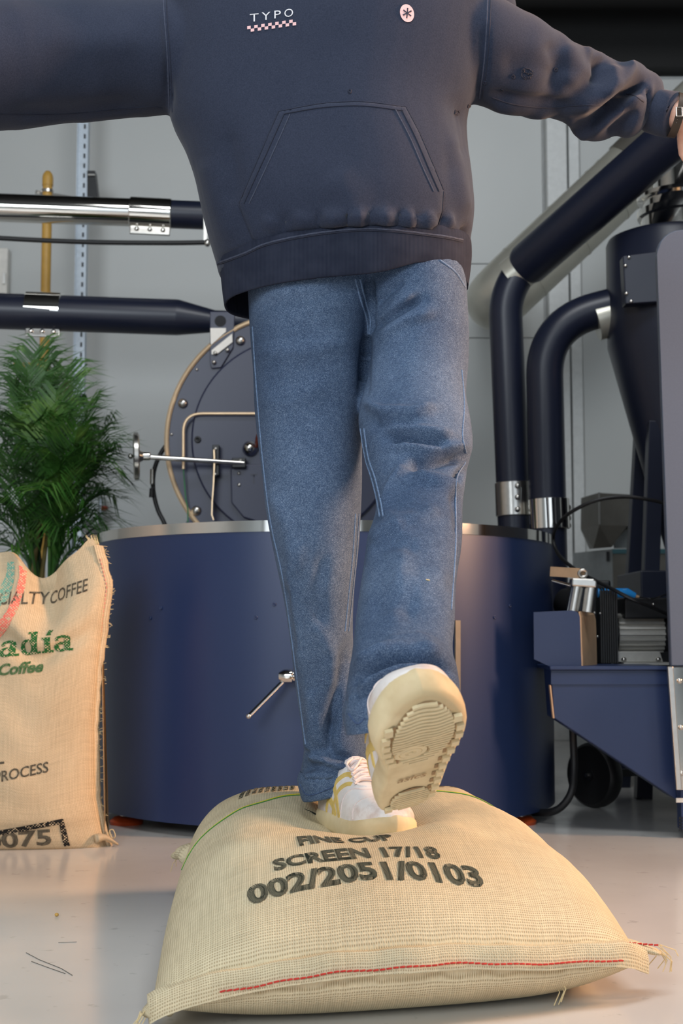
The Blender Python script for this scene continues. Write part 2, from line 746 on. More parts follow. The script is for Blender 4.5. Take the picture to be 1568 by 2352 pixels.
def bag_xy(u, v):
    """u,v in 0..1 -> floor position; sides bulge a little"""
    a = NL.lerp(NR, u)
    b = FL.lerp(FR, u)
    p = a.lerp(b, v)
    bu = 4 * v * (1 - v)
    p.x += (u - 0.5) * 0.012 * bu
    bv = max(0.0, 4 * u * (1 - u))
    p.y += (v - 0.5) * (0.105 if v < 0.5 else 0.03) * bv ** 0.8
    return p


def seam_z(u, v):
    e = max(0.0, 4 * u * (1 - u))
    near = 0.028 + 0.052 * e ** 0.7 + 0.018 * smoothstep(0.75, 1.0, u)
    far = 0.085 + 0.020 * e ** 0.5
    return near * (1 - v) + far * v


def bag_top(u, v):
    eu = max(0.0, 1 - abs(2 * u - 1) ** 4.5)
    ev = max(0.0, 1 - abs(2 * v - 1) ** (3.0 if v < 0.5 else 7.0))
    prof = (eu * ev) ** 0.55
    z = seam_z(u, v) + (0.205 - 0.085) * prof * (1.0 - 0.16 * (v - 0.3))
    p = bag_xy(u, v)
    # the weight of the standing foot, and soft lumps of beans
    d = (V((p.x, p.y, 0)) - FOOT)
    foot = math.exp(-((d.x / 0.105) ** 2 + (d.y / 0.17) ** 2))
    z -= 0.056 * foot * prof
    z += (0.010 * noise.noise(V((p.x * 6, p.y * 6, 3))) + 0.004 * noise.noise(V((p.x * 17, p.y * 17, 1)))) * prof
    # fold lines running from the far corners
    z += 0.016 * math.exp(-((u - 0.86) / 0.10) ** 2 - ((v - 0.97) / 0.09) ** 2)
    z += 0.010 * math.exp(-((u - 0.16) / 0.16) ** 2 - ((v - 0.93) / 0.08) ** 2)
    return V((p.x, p.y, z))


def bag_bottom(u, v):
    eu = max(0.0, 1 - abs(2 * u - 1) ** 5)
    ev = max(0.0, 1 - abs(2 * v - 1) ** 5)
    s = seam_z(u, v)
    k = (eu * ev) ** 0.42
    p = bag_xy(u, v)
    return V((p.x, p.y, max(0.001, s * (1 - 1.18 * k))))


def ease(k):
    return 0.5 - 0.5 * math.cos(math.pi * k)


bag = thing('coffee_sack', 'full burlap coffee sack lying flat on the floor under the white sneaker', 'sack', (0.02, 2.1, 0))
NU, NV = 90, 110
vs, fs, uv = [], [], []
for s in (0, 1):
    for j in range(NV + 1):
        for i in range(NU + 1):
            u, v = ease(i / NU), ease(j / NV)
            u, v = 0.5 * u + 0.5 * i / NU, 0.5 * v + 0.5 * j / NV
            vs.append(bag_top(u, v) if s == 0 else bag_bottom(u, v))
            uv.append((u * 0.65, v * 0.92))
for s in (0, 1):
    k = s * (NU + 1) * (NV + 1)
    for j in range(NV):
        for i in range(NU):
            a = k + j * (NU + 1) + i
            fs.append([a, a + 1, a + NU + 2, a + NU + 1])
# weld rims
remap = {}
for j in range(NV + 1):
    for i in range(NU + 1):
        if i in (0, NU) or j in (0, NV):
            a = j * (NU + 1) + i
            b = a + (NU + 1) * (NV + 1)
            remap[b] = a
            m = (vs[a] + vs[b]) / 2
            vs[a] = m
            vs[b] = m.copy()
fs = [[remap.get(i, i) for i in q] for q in fs]
body = make_obj('sack_body', vs, fs, 'burlap', bag, True, 180, uv)
bag_bvh = bvh_of(body.data)


def on_bag(x, y, off=0.0008):
    loc, nor, i, d = bag_bvh.ray_cast(V((x, y, 1.0)), V((0, 0, -1)))
    if loc is None:
        return None
    if nor.z < 0:
        nor = -nor
    return loc + nor * off


# mouth hem along the near edge: a flattened folded strip with a chain of red stitches
def hem_pt(u, out, dz):
    p = bag_xy(u, 0.0)
    n = V((0.27, -0.96, 0))
    z = seam_z(u, 0) + dz
    return V((p.x, p.y, z)) + n * out


for nm, o0, zz, mat in (('mouth_hem', 0.0, 0.0, 'burlap'),):
    rings, ruv = [], []
    for i in range(71):
        u = -0.004 + 1.012 * i / 70
        wob = 0.004 * noise.noise(V((u * 13, 2, 0)))
        wv = 0.006 * noise.noise(V((u * 9, 7, 0)))
        rings.append([hem_pt(u, -0.016, 0.016 + wob), hem_pt(u, 0.006 + wv, 0.017 + wob), hem_pt(u, 0.011 + wv, 0.006 + wob),
                      hem_pt(u, 0.010 + wv, -0.012), hem_pt(u, 0.002, -0.013), hem_pt(u, -0.012, 0.002)])
        ruv += [(u * 0.65, k * 0.012) for k in range(6)]
    mb = MB().loft(rings)
    mb.build(nm, mat, bag, True, 60, uv=ruv)
st = MB()
for i in range(64):
    u = 0.13 + 0.80 * i / 63
    wob = 0.004 * noise.noise(V((u * 13, 2, 0)))
    wv = 0.006 * noise.noise(V((u * 9, 7, 0)))
    a = hem_pt(u, 0.0125 + wv, -0.004 + wob)
    b = hem_pt(u + 0.0098, 0.0125 + wv, -0.0037 + wob)
    st.tube([a, (a + b) / 2 + V((0, -0.0012, 0.0004)), b], 0.0012, 6)
tag(st.build('stitching', 'yarn_red', bag), kind='stuff')

# corner ears with loose threads
def ear(base, tip, wd, th):
    base, tip = V(base), V(tip)
    d = (tip - base)
    side = d.cross(V((0, 0, 1))).normalized()
    rings, ruv = [], []
    for i in range(9):
        k = i / 8
        c = base + d * k + V((0, 0, 0.006 * math.sin(k * 4)))
        ww = wd * (1 - 0.25 * k) * (1 + 0.12 * math.sin(i * 2.1))
        tt = th * (1 - 0.7 * k)
        rings.append([c + side * ww * math.cos(a) + V((0, 0, 1)) * tt * math.sin(a) for a in [2 * math.pi * q / 12 for q in range(12)]])
        ruv += [(q * 0.006, k * 0.07) for q in range(12)]
    return MB().loft(rings), ruv


ears = [(V((0.348, 1.830, 0.056)), V((0.414, 1.838, 0.060)), 0.024, 0.012),
        (V((-0.206, 1.67, 0.03)), V((-0.230, 1.652, 0.030)), 0.016, 0.012),
        (V((-0.262, 2.475, 0.075)), V((-0.292, 2.52, 0.075)), 0.026, 0.022),
        (V((0.262, 2.565, 0.12)), V((0.292, 2.62, 0.125)), 0.034, 0.026)]
for a, b, wd, th in ears:
    mb, ruv = ear(a, b, wd, th)
    mb.build('corner_ear', 'burlap', bag, True, 180, uv=ruv)
st = MB()
rnd = random.Random(3)
for (a, b, wd, th), n in zip(ears, (9, 6, 2, 2)):
    d = (b - a).normalized()
    for k in range(n):
        p = b + V((rnd.uniform(-0.006, 0.006), rnd.uniform(-0.012, 0.012), rnd.uniform(-0.008, 0.004)))
        q = p + d * rnd.uniform(0.004, 0.014) + V((rnd.uniform(-0.012, 0.012), rnd.uniform(-.01, .01), -rnd.uniform(0.012, 0.04)))
        q.z = max(q.z, 0.002)
        st.tube([p, (p + q) / 2 + d * 0.008, q], 0.0007, 5)
for c in ((1296, 2296), (1300, 2290), (1286, 2298)):
    p = cast(bag_bvh, c[0] - 10, c[1] - 22) or PZ(c[0], c[1], 0.02)
    st.tube([p + V((0, 0, 0.006)), p + V((0.004, -0.006, 0)), p + V((rnd.uniform(-.01, .01), -0.008, -0.016))], 0.0008, 5)
tag(st.build('loose_threads', 'jute', bag), kind='stuff')
st = MB()
for i in range(9):
    a = ears[0][0].lerp(ears[0][1], i / 9) + V((0, -0.012, 0.0165 - 0.0012 * i))
    b = ears[0][0].lerp(ears[0][1], (i + 0.75) / 9) + V((0, -0.012, 0.0163 - 0.0012 * i))
    st.tube([a, b], 0.0012, 6)
for i in range(4):
    a = ears[3][0] + V((-0.02 + 0.011 * i, -0.03, 0.033 - 0.003 * i))
    st.tube([a, a + V((0.008, 0, -0.002))], 0.0016, 6)
tag(st.build('ear_stitching', 'yarn_red', bag), kind='stuff')


def bag_text(s, A, B, cap_px, bold=0.02, parent=bag, mat='burlap_ink', caph=None):
    """A, B: left and right baseline pixels on the sack"""
    a, b = cast(bag_bvh, *A), cast(bag_bvh, *B)
    a, b = V((a.x, a.y, 0)), V((b.x, b.y, 0))
    top = cast(bag_bvh, (A[0] + B[0]) / 2, (A[1] + B[1]) / 2 - cap_px)
    mid = (a + b) / 2
    d = (b - a).normalized()
    upv = V((-d.y, d.x, 0))
    caph = caph or (V((top.x, top.y, 0)) - mid).dot(upv)
    bm = flat_text(s, bold)
    x0, x1, y0, y1 = bm_bounds(bm)
    L = (b - a).length
    ks = L / (x1 - x0)
    kh = caph / 0.72 * 1.12
    refine(bm, 0.008 / ks)

    def fn(x, y):
        p = a + d * (x - x0) * ks + upv * y * kh
        return on_bag(p.x, p.y, 0.0009)
    o = bm_map(bm, fn, 'printed_text', mat, parent)
    me = o.data
    ul = me.uv_layers.new(name='UVMap')
    for lp in me.loops:
        c = me.vertices[lp.vertex_index].co
        ul.data[lp.index].uv = (c.x, c.y * 1.02)
    return o


bag_text('002/2051/0103', (572, 2080), (1114, 2037), 74, 0.042)
bag_text('SCREEN 17/18', (630, 2001), (1014, 1973), 36, 0.042)
bag_text('FINE CUP', (688, 1943), (906, 1931), 18, 0.044, caph=0.040)


def bag_poly(pts, mat='burlap_ink', name='printed_mark'):
    """a printed shape given in floor-plane metres"""
    bm = refine(poly_bm(pts), 0.01)
    o = bm_map(bm, lambda x, y: on_bag(x, y, 0.0009), name, mat, bag)
    ul = o.data.uv_layers.new(name='UVMap')
    for lp in o.data.loops:
        c = o.data.vertices[lp.vertex_index].co
        ul.data[lp.index].uv = (c.x, c.y)
    return o


def bag_at(u, v):
    q = bag_xy(u, v)
    return (q.x, q.y)


# slanting print strokes half hidden under the shoe, block print and round mark near the far edge
bag_poly([bag_at(0.335, 0.66), bag_at(0.36, 0.655), bag_at(0.46, 0.605), bag_at(0.455, 0.595)])
for k in range(9):
    u0 = 0.155 + 0.019 * k
    bag_poly([bag_at(u0, 0.80), bag_at(u0 + 0.011, 0.80), bag_at(u0 + 0.020, 0.895 + 0.012 * (k % 2)), bag_at(u0 + 0.008, 0.895)])
for r0, r1 in ((0.030, 0.024), (0.014, 0.006)):
    c = bag_xy(0.80, 0.905)
    for k in range(16):
        a0, a1 = k * math.pi / 8, (k + 1) * math.pi / 8
        bag_poly([(c.x + r0 * math.cos(a0), c.y + r0 * math.sin(a0)), (c.x + r0 * math.cos(a1), c.y + r0 * math.sin(a1)),
                  (c.x + r1 * math.cos(a1), c.y + r1 * math.sin(a1)), (c.x + r1 * math.cos(a0), c.y + r1 * math.sin(a0))]) if k % 4 else None
# woven yellow and green marker yarns across the far half
for mat, dv in (('yarn_yellow', 0.0), ('yarn_green', -0.008)):
    path = []
    for i in range(61):
        u = 0.015 + 0.97 * i / 60
        v = 0.60 + dv + 0.16 * math.sin(min(1, u / 0.42) * math.pi / 2) - 0.05 * smoothstep(0.5, 1, u)
        x, y = bag_at(u, v)
        q = on_bag(x, y, 0.0006)
        if q:
            path.append(q)
    MB().tube(path, 0.0010, 6).build('marker_yarn', mat, bag)

# ------------------------------------------------------------------ sack standing on end
SY = 2.98
xR = P(236, 1950, SY).x
SW = 0.60
sack = thing('coffee_sack', 'upright burlap coffee sack with green lettering beside the blue cooling drum', 'sack', (xR - SW / 2, SY + 0.12, 0))


def sk_edge(h):
    """right edge pixel at height fraction"""
    pts = [(0, 238), (0.05, 226), (0.16, 208), (0.40, 203), (0.60, 210), (0.76, 222), (0.86, 231), (0.93, 219), (1.0, 205), (1.05, 197)]
    for (a, x0), (b, x1) in zip(pts, pts[1:]):
        if h <= b:
            k = (h - a) / (b - a)
            return x0 + (x1 - x0) * k
    return pts[-1][1]


ZT = P(200, 1235, SY).z


def sk_top(u):
    """top edge height: drooping gusset, ear at both corners"""
    px = 220 - (1 - u) * SW * FPX / SY
    y = 1250
    y += 72 * math.exp(-((px - 78) / 62) ** 2)
    y += -24 * math.exp(-((px - 196) / 20) ** 2)
    y += 55 * math.exp(-((px + 150) / 90) ** 2)
    y -= 10 * math.exp(-((px - 8) / 20) ** 2)
    return P(100, y, SY).z


def sk_point(u, h, side):
    """u 0..1 left to right, h 0..1 upwards, side 0 front 1 back"""
    px = sk_edge(h)
    wl = xR - SW + 0.02 * math.sin(h * 5)
    wr = (px - 784) / FPX * SY
    x = wl + (wr - wl) * u
    e = max(0.0, 1 - abs(2 * u - 1) ** 2.6) ** 0.5
    belly = (0.115 * (1 - 0.35 * h) * smoothstep(-0.12, 0.10, h)) * (1 - smoothstep(0.72, 1.0, h) * 0.86)
    z = sk_top(u) * h
    y = SY + 0.13
    if side == 0:
        y -= belly * e
        # slump fold below the lettering, pinch in the neck
        y += 0.020 * math.exp(-((h - 0.70) / 0.035) ** 2) * math.exp(-((u - 0.62) / 0.4) ** 2)
        y += 0.030 * math.exp(-((u - 0.79) / 0.05) ** 2) * smoothstep(0.74, 0.98, h)
        y -= 0.018 * math.exp(-((u - 0.70) / 0.05) ** 2) * smoothstep(0.70, 0.95, h)
        y += 0.007 * noise.noise(V((x * 9, h * 8, 2))) * e
        y += 0.012 * math.exp(-((h - 0.07) / 0.03) ** 2) * e
    else:
        y += belly * e * 0.9
    return V((x, y, z))


NU, NV = 70, 90
vs, fs, uv = [], [], []
for s in (0, 1):
    for j in range(NV + 1):
        for i in range(NU + 1):
            u, h = i / NU, j / NV
            vs.append(sk_point(u, h, s))
            uv.append((u * 0.62 if s == 0 else 1.24 - u * 0.62, h * 0.70))
for s in (0, 1):
    k = s * (NU + 1) * (NV + 1)
    for j in range(NV):
        for i in range(NU):
            a = k + j * (NU + 1) + i
            fs.append([a, a + 1, a + NU + 2, a + NU + 1])
N1 = (NU + 1) * (NV + 1)
remap = {}
for j in range(NV + 1):
    for i in (0, NU):
        remap[N1 + j * (NU + 1) + i] = j * (NU + 1) + i
fs = [[remap.get(i, i) for i in q] for q in fs]
for i in range(NU):                                        # closed bottom and top
    for j in (0, NV):
        a = j * (NU + 1) + i
        fs.append([remap.get(q, q) for q in (a, a + 1, N1 + a + 1, N1 + a)])
sbody = make_obj('sack_body', vs, fs, 'burlap2', sack, True, 70, uv)
sk_bvh = bvh_of(sbody.data)
# side seam with stitches, frayed top corner
rings, ruv = [], []
for j in range(61):
    h = j / 60 * 1.0
    p = sk_point(1.0, h, 0)
    q = sk_point(0.955, h, 0)
    wob = 0.003 * noise.noise(V((h * 30, 1, 5)))
    rings.append([p + V((0.006 + wob, 0.004, 0)), p + V((0.004 + wob, -0.008, 0)), p + V((-0.012, -0.012 - abs(wob), 0)), p + V((-0.018, 0.0, 0))])
    ruv += [(k * 0.01, h * 0.7) for k in range(4)]
MB().loft(rings).build('side_seam', 'burlap2', sack, True, 70, uv=ruv)
st = MB()
for j in range(70):
    h = 0.03 + 0.93 * j / 70
    a = sk_point(1, h, 0) + V((-0.006, -0.0125, 0))
    b = sk_point(1, h + 0.008, 0) + V((-0.006, -0.0125, 0))
    st.tube([a, b], 0.0016, 5)
tag(st.build('seam_stitching', 'yarn_pink', sack), kind='stuff')
st = MB()
rnd = random.Random(5)
for j in range(120):
    h = rnd.random() ** 0.8
    p = sk_point(1, h, 0)
    q = p + V((rnd.uniform(0.004, 0.016), rnd.uniform(-0.006, 0.01), rnd.uniform(-0.01, 0.01)))
    st.tube([p, q], 0.0005, 4)
for j in range(26):
    p = sk_point(0.985, 1, 0) + V((rnd.uniform(-0.012, 0.006), 0, -0.004))
    st.tube([p, p + V((rnd.uniform(-0.014, 0.002), 0, rnd.uniform(0.008, 0.022)))], [0.0013, 0.0004], 4)
p = sk_point(1, 0.02, 0)
st.tube(spline([p, p + V((0.018, -0.01, 0.006)), p + V((0.014, -0.012, 0.022)), p + V((0.006, -0.012, 0.02)), p + V((0.012, -0.014, 0.004))], 5), 0.0012, 5)
tag(st.build('frayed_threads', 'jute', sack), kind='stuff')
ruv = []
mb, ruv = ear(sk_point(0.97, 0.03, 0) + V((0, -0.01, 0)), sk_point(1, 0.015, 0) + V((0.022, -0.015, 0)), 0.014, 0.010)
mb.build('corner_ear', 'burlap2', sack, True, 180, uv=ruv)


def sk_cast(px, py, off=0.001):
    return cast(sk_bvh, px, py, off)


def uv_xz(o):
    ul = o.data.uv_layers.new(name='UVMap')
    for lp in o.data.loops:
        c = o.data.vertices[lp.vertex_index].co
        ul.data[lp.index].uv = (c.x, c.z)
    return o


def sk_text(s, right, base, cap, slope, mat, bold=0.015, shear=0.0, width=None, curve=0.0, extra=None):
    """text laid on the front cloth, its right end at `right`; cap height and slope in pixels"""
    bm = flat_text(s, bold, shear)
    x0, x1, y0, y1 = bm_bounds(bm)
    k = cap / 0.72
    kx = k if width is None else width / (x1 - x0)
    if extra:
        extra(bm)
    refine(bm, 9.0 / k)
    A = cast(sk_bvh, right, base)

    def fn(x, y):
        dx = (x - x1) * kx
        return sk_on(right + dx, base - y * k - dx * slope + curve * (dx / 100) ** 2)
    return uv_xz(bm_map(bm, fn, 'printed_text', mat, sack))


def sk_on(px, py):
    """drop a point of the front plane straight back onto the cloth"""
    q = P(px, py, SY + 0.02)
    loc, nor, i, d = sk_bvh.ray_cast(V((q.x, 0.5, q.z)), V((0, 1, 0)))
    if loc is None:
        return None
    return loc - V((0, 0.0012, 0))


def slab(bm):
    """square serifs for the big lettering"""
    pass


def add_rects(bm, rects):
    for x0, x1, y0, y1 in rects:
        bm.faces.new([bm.verts.new(c) for c in ((x0, y0, 0), (x1, y0, 0), (x1, y1, 0), (x0, y1, 0))])


sk_text('SPECIALTY', 88, 1385, 31, 0.02, 'ink2', 0.012, width=150, curve=-0.0)
sk_text('COFFEE', 185, 1354, 31, 0.34, 'ink2', 0.012, width=94)
# the large green word is set in heavy slab letters: drawn as outlines


def letter_a(o):
    pts = []
    bm = bmesh.new()
    return bm


def ring_poly(cx, cy, rx, ry, ix, iy, n=22):
    out = []
    for k in range(n):
        a0, a1 = 2 * math.pi * k / n, 2 * math.pi * (k + 1) / n
        out.append([(cx + rx * math.cos(a0), cy + ry * math.sin(a0)), (cx + rx * math.cos(a1), cy + ry * math.sin(a1)),
                    (cx + ix * math.cos(a1), cy + iy * math.sin(a1)), (cx + ix * math.cos(a0), cy + iy * math.sin(a0))])
    return out


def rect(x0, y0, x1, y1):
    return [[(x0, y0), (x1, y0), (x1, y1), (x0, y1)]]


def glyph(ch):
    """heavy slab-serif lowercase, x-height 1.0"""
    if ch == 'a':
        return (ring_poly(0.38, 0.30, 0.38, 0.31, 0.15, 0.15) + rect(0.52, 0.05, 0.82, 0.78) + rect(0.70, 0.0, 1.0, 0.15) +
                [[(0.82, 0.70), (0.80, 0.88), (0.66, 1.0), (0.60, 0.82), (0.55, 0.78)], [(0.66, 1.0), (0.40, 1.03), (0.40, 0.87), (0.60, 0.82)],
                 [(0.40, 1.03), (0.14, 0.95), (0.22, 0.82), (0.40, 0.87)], [(0.14, 0.95), (0.06, 0.80), (0.10, 0.68), (0.28, 0.70), (0.22, 0.82)]]), 1.04
    if ch == 'd':
        return ring_poly(0.42, 0.48, 0.42, 0.50, 0.17, 0.34) + rect(0.60, 0.0, 0.90, 1.42) + rect(0.46, 1.28, 0.70, 1.42) + rect(0.80, 0.0, 1.06, 0.15), 1.12
    if ch == 'i':
        return rect(0.14, 0.0, 0.44, 0.98) + rect(0.0, 0.84, 0.3, 0.98) + rect(0.0, 0.0, 0.58, 0.15) + \
            [[(0.20, 1.10), (0.44, 1.10), (0.56, 1.42), (0.32, 1.42)]], 0.62


x = 0.0
polys = []
for ch in 'adia':
    g, adv = glyph(ch)
    polys += [[(a + x, b) for a, b in q] for q in g]
    x += adv
wtot = x - 0.04
for_bm = bmesh.new()
for q in polys:
    for_bm.faces.new([for_bm.verts.new((a, b, 0)) for a, b in q])
refine(for_bm, 0.22)
uv_xz(bm_map(for_bm, lambda a, b: sk_on(157 + (a - wtot) * 166 / wtot, 1494 - b * 37 - (a - wtot) * 166 / wtot * 0.105),
             'printed_text', 'ink_green', sack))
sk_text('Coffee', 91, 1543, 26, 0.09, 'ink_green', 0.035, 0.22, width=100)
sk_text('PROCESS', 105, 1776, 25, 0.19, 'ink2', 0.014, width=118)
sk_text('L', 8, 1754, 28, 0.1, 'ink2', 0.02, width=22)
sk_text('0075', 110, 1946, 38, 0.06, 'ink2', 0.03, width=152)
bm = bmesh.new()
for q in ([(-230, 1962), (-230, 1950), (128, 1886), (135, 1897)], [(128, 1886), (139, 1884), (150, 1951), (136, 1953)]):
    bm.faces.new([bm.verts.new((a, b, 0)) for a, b in q])
refine(bm, 9)
uv_xz(bm_map(bm, sk_on, 'printed_border', 'ink2', sack))
for mat, pts in (('ink_red', [(22, 1286), (40, 1292), (40, 1350), (30, 1400), (12, 1440), (-20, 1475), (-20, 1440), (6, 1405), (20, 1360), (26, 1320)]),
                 ('ink_teal', [(-6, 1284), (12, 1286), (14, 1330), (6, 1375), (-20, 1400), (-20, 1350), (-8, 1320)])):
    bm = refine(poly_bm(pts), 9)
    uv_xz(bm_map(bm, sk_on, 'woven_stripe', mat, sack))
# ================================================================== cooling drum of the roaster
DC, DR = V((-0.046, 3.77, 0)), 0.618
z_top = P(746, 1194, DC.y - DR).z
z_bot = P(746, 1906, DC.y - DR).z
drum = thing('cooling_bin', 'large round navy blue cooling bin with a polished steel rim', 'cooling bin', (DC.x, DC.y, 0))
MB().lathe([(DR - 0.03, z_bot + 0.02), (DR, z_bot), (DR, z_top - 0.024), (DR - 0.012, z_top - 0.024), (DR - 0.012, z_top - 0.25), (0.02, z_top - 0.25)],
           (DC.x, DC.y, 0), seg=128, cap=False).build('drum_wall', 'navy', drum, True, 30)
MB().lathe([(DR - 0.015, z_top - 0.026), (DR + 0.002, z_top - 0.026), (DR + 0.002, z_top), (DR - 0.015, z_top), (DR - 0.015, z_top - 0.026)],
           (DC.x, DC.y, 0), seg=128, cap=False).build('rim_band', 'chrome', drum, True, 30)
MB().lathe([(0.02, z_bot + 0.02), (DR - 0.03, z_bot + 0.02), (DR - 0.03, z_bot + 0.03), (0.02, z_bot + 0.03)], (DC.x, DC.y, 0), seg=96) \
    .build('drum_floor', 'blackmetal', drum, True, 30)


def on_drum(px, py, off=0.0):
    d = ray(px, py)
    a = d.x ** 2 + d.y ** 2
    ox, oy = CAM.x - DC.x, CAM.y - DC.y
    b = 2 * (ox * d.x + oy * d.y)
    c = ox * ox + oy * oy - (DR + off) ** 2
    tt = (-b - math.sqrt(max(0, b * b - 4 * a * c))) / (2 * a)
    return CAM + d * tt


def drum_n(p):
    return V((p.x - DC.x, p.y - DC.y, 0)).normalized()


for q in ((588, 1418), (630, 1388), (345, 1420), (370, 1397), (1135, 1418), (1170, 1392)):
    p = on_drum(*q)
    bolt(p, drum_n(p), 0.0045, 'navy', drum, 'screw', False)
# discharge door with steel edge and lever
rings = []
for i in range(13):
    px = 720 + (1036 - 720) * i / 12
    a, b = on_drum(px, 1430), on_drum(px, 1640)
    n = drum_n(a)
    rings.append([a + n * 0.001, a + n * 0.012, b + n * 0.012, b + n * 0.001])
door = MB().loft(rings).build('discharge_door', 'navy', drum, True, 30)
rings = []
for px in (1036, 1040, 1047):
    a, b = on_drum(px, 1425), on_drum(px, 1645)
    n = drum_n(a)
    rings.append([a + n * 0.0, a + n * 0.018, b + n * 0.018, b + n * 0.0])
MB().loft(rings).build('door_edge', 'olive_steel', door, True, 30)
lev = on_drum(690, 1553)
n = drum_n(lev)
lc = lev + n * 0.03
lv = MB()
lv.lathe([(0.0, 0), (0.009, 0.0), (0.0165, 0.012), (0.0165, 0.03), (0.013, 0.032), (0.013, 0.12)], P(640, 1553, lc.y), (1, 0.02, 0), 20)
lv.cyl(P(668, 1553, lc.y), lev + V((0.02, 0.02, 0)), 0.008, seg=12)
lever = lv.build('lever_hub', 'chrome', drum)
MB().tube([P(652, 1563, lc.y), P(571, 1645, lc.y - 0.03)], 0.0052, 12).build('lever_rod', 'chrome', lever)
MB().ball(P(571, 1645, lc.y - 0.03), 0.0062).build('lever_tip', 'steel', lever)
# levelling feet
for a in (-0.57, -2.57, 0.6, 2.5):
    fx, fy = DC.x + 0.58 * math.cos(a), DC.y + 0.58 * math.sin(a)
    ft = MB().cyl((fx, fy, 0.02), (fx, fy, z_bot + 0.03), 0.016, seg=16).build('foot_stem', 'steel', drum)
    MB().lathe([(0.0, 0.0), (0.04, 0.0), (0.042, 0.008), (0.03, 0.018), (0.0, 0.02)], (fx, fy, 0.0), seg=20).build('foot_pad', 'orange', ft)

# ================================================================== roaster behind
RY = 4.46
rc = P(675, 1010, RY)
RR = mm(297, RY)
ro = thing('coffee_roaster', 'navy coffee roaster with a round steel-rimmed front plate and side handwheel', 'roaster', (rc.x, RY + 0.5, 0))


def rp(px, py, off=0.0):
    return P(px, py, RY - off)


AX = (0, -1, 0)
MB().lathe([(RR - 0.004, -0.02), (RR - 0.004, 0.004)], (rc.x, RY, rc.z), AX, 96).build('front_plate', 'plate_in_shade', ro, True, 30)
MB().lathe([(RR - 0.011, -0.028), (RR + 0.005, -0.028), (RR + 0.005, 0.004), (RR - 0.001, 0.013), (RR - 0.007, 0.015), (RR - 0.011, 0.010), (RR - 0.011, -0.028)],
           (rc.x, RY, rc.z), AX, 96, cap=False).build('plate_rim', 'brass', ro, True, 30)
ir = mm(237, RY)
MB().lathe([(ir, 0.0), (ir, 0.012), (ir - 0.006, 0.016), (0.001, 0.016)], (rc.x, RY - 0.004, rc.z), AX, 96).build('inner_plate', 'plate_in_shade', ro, True, 30)
MB().lathe([(RR - 0.06, -0.75), (RR - 0.06, -0.02)], (rc.x, RY, rc.z), AX, 72).build('roasting_drum_shell', 'navy', ro, True, 30)
MB().box((rc.x, RY + 0.36, 0.40), (0.56, 0.66, 0.80)).build('base_cabinet', 'navy', ro, False, bevel=0.008)
MB().prism([(rc.x - 0.29, RY + 0.02, 0.75), (rc.x - 0.40, RY + 0.02, 0.75), (rc.x - 0.33, RY + 0.02, 0.88), (rc.x - 0.25, RY + 0.02, 0.95)], (0, 0.5, 0)) \
    .build('side_skirt', 'navy', ro, False)
for q in ((552, 783), (420, 927), (451, 1173), (798, 783), (930, 927), (900, 1173)):
    bolt(rp(*q, 0.004), AX, 0.0165, 'steel', ro, 'dome_nut')
for q in ((452, 849), (394, 998)):
    bolt(rp(*q, 0.004), AX, 0.005, 'steel', ro, 'screw')
bolt(rp(454, 1010, 0.02), AX, 0.011, 'blackmetal', ro, 'screw', False)
# bent rod
MB().tube(bend([rp(421, 1077, .035), rp(421, 950, .035), rp(620, 950, .035), rp(720, 950, .035)], 0.062), 0.0048, 10).build('bent_rod', 'brass', ro)
MB().tube(spline([rp(421, 1077, .03), rp(426, 1140, .028), rp(431, 1170, .026), rp(431, 1200, .024)], 5), 0.0022, 6).build('green_wire', 'greywire', ro)
# crank shaft with handwheel seen edge on
sh = MB().tube([rp(318, 1048, .10), rp(560, 1064, .06)], 0.0082, 14).build('crank_shaft', 'chrome', ro)
ax = (rp(560, 1064, .06) - rp(318, 1048, .10)).normalized()
hub = rp(313, 1048, .10)
HX = V((0.985, 0.15, 0.03)).normalized()
wr = mm(56, RY - .1)
MB().lathe([(0.010, -0.004), (wr - 0.022, -0.006), (wr - 0.010, -0.010), (wr, -0.006), (wr, 0.006), (wr - 0.010, 0.010), (wr - 0.022, 0.004), (0.02, 0.010), (0.010, 0.03)],
           hub, HX, 40).build('handwheel', 'steel', sh)
MB().lathe([(0.014, 0.0), (0.014, 0.03), (0.009, 0.034)], hub + HX * 0.012, HX, 20).build('wheel_hub', 'chrome', sh)
MB().ball(hub - HX * 0.018, 0.009).build('wheel_nut', 'steel', sh)
MB().box(rp(549, 1064, .05), (0.045, 0.03, 0.032)).build('shaft_block', 'blackmetal', ro, False, bevel=0.003)
bolt(rp(552, 1058, .066), AX, 0.005, 'steel', ro, 'screw')
MB().box(rp(549, 1099, .03), (0.032, 0.012, 0.068)).build('latch_plate', 'blackmetal', ro, False, bevel=0.002)
for q in ((549, 1087), (549, 1114)):
    bolt(rp(*q, 0.036), AX, 0.0065, 'steel', ro, 'screw')
MB().box(rp(496, 1058, .04), (0.022, 0.03, 0.10)).build('bearing_block', 'blackmetal', ro, False, bevel=0.002)
for q in ((495, 1031), (494, 1090)):
    bolt(rp(*q, 0.055), AX, 0.006, 'steel', ro, 'screw')
pts = [(490, 1033), (491, 1060), (489, 1110), (486, 1150), (485, 1182), (489, 1194)]
rings = [[rp(a, b, .02), rp(a + 2.5, b, .02), rp(a + 2.5, b, .075), rp(a, b, .075)] for a, b in pts]
MB().loft(rings).build('bracket_strip', 'brass', ro, False)
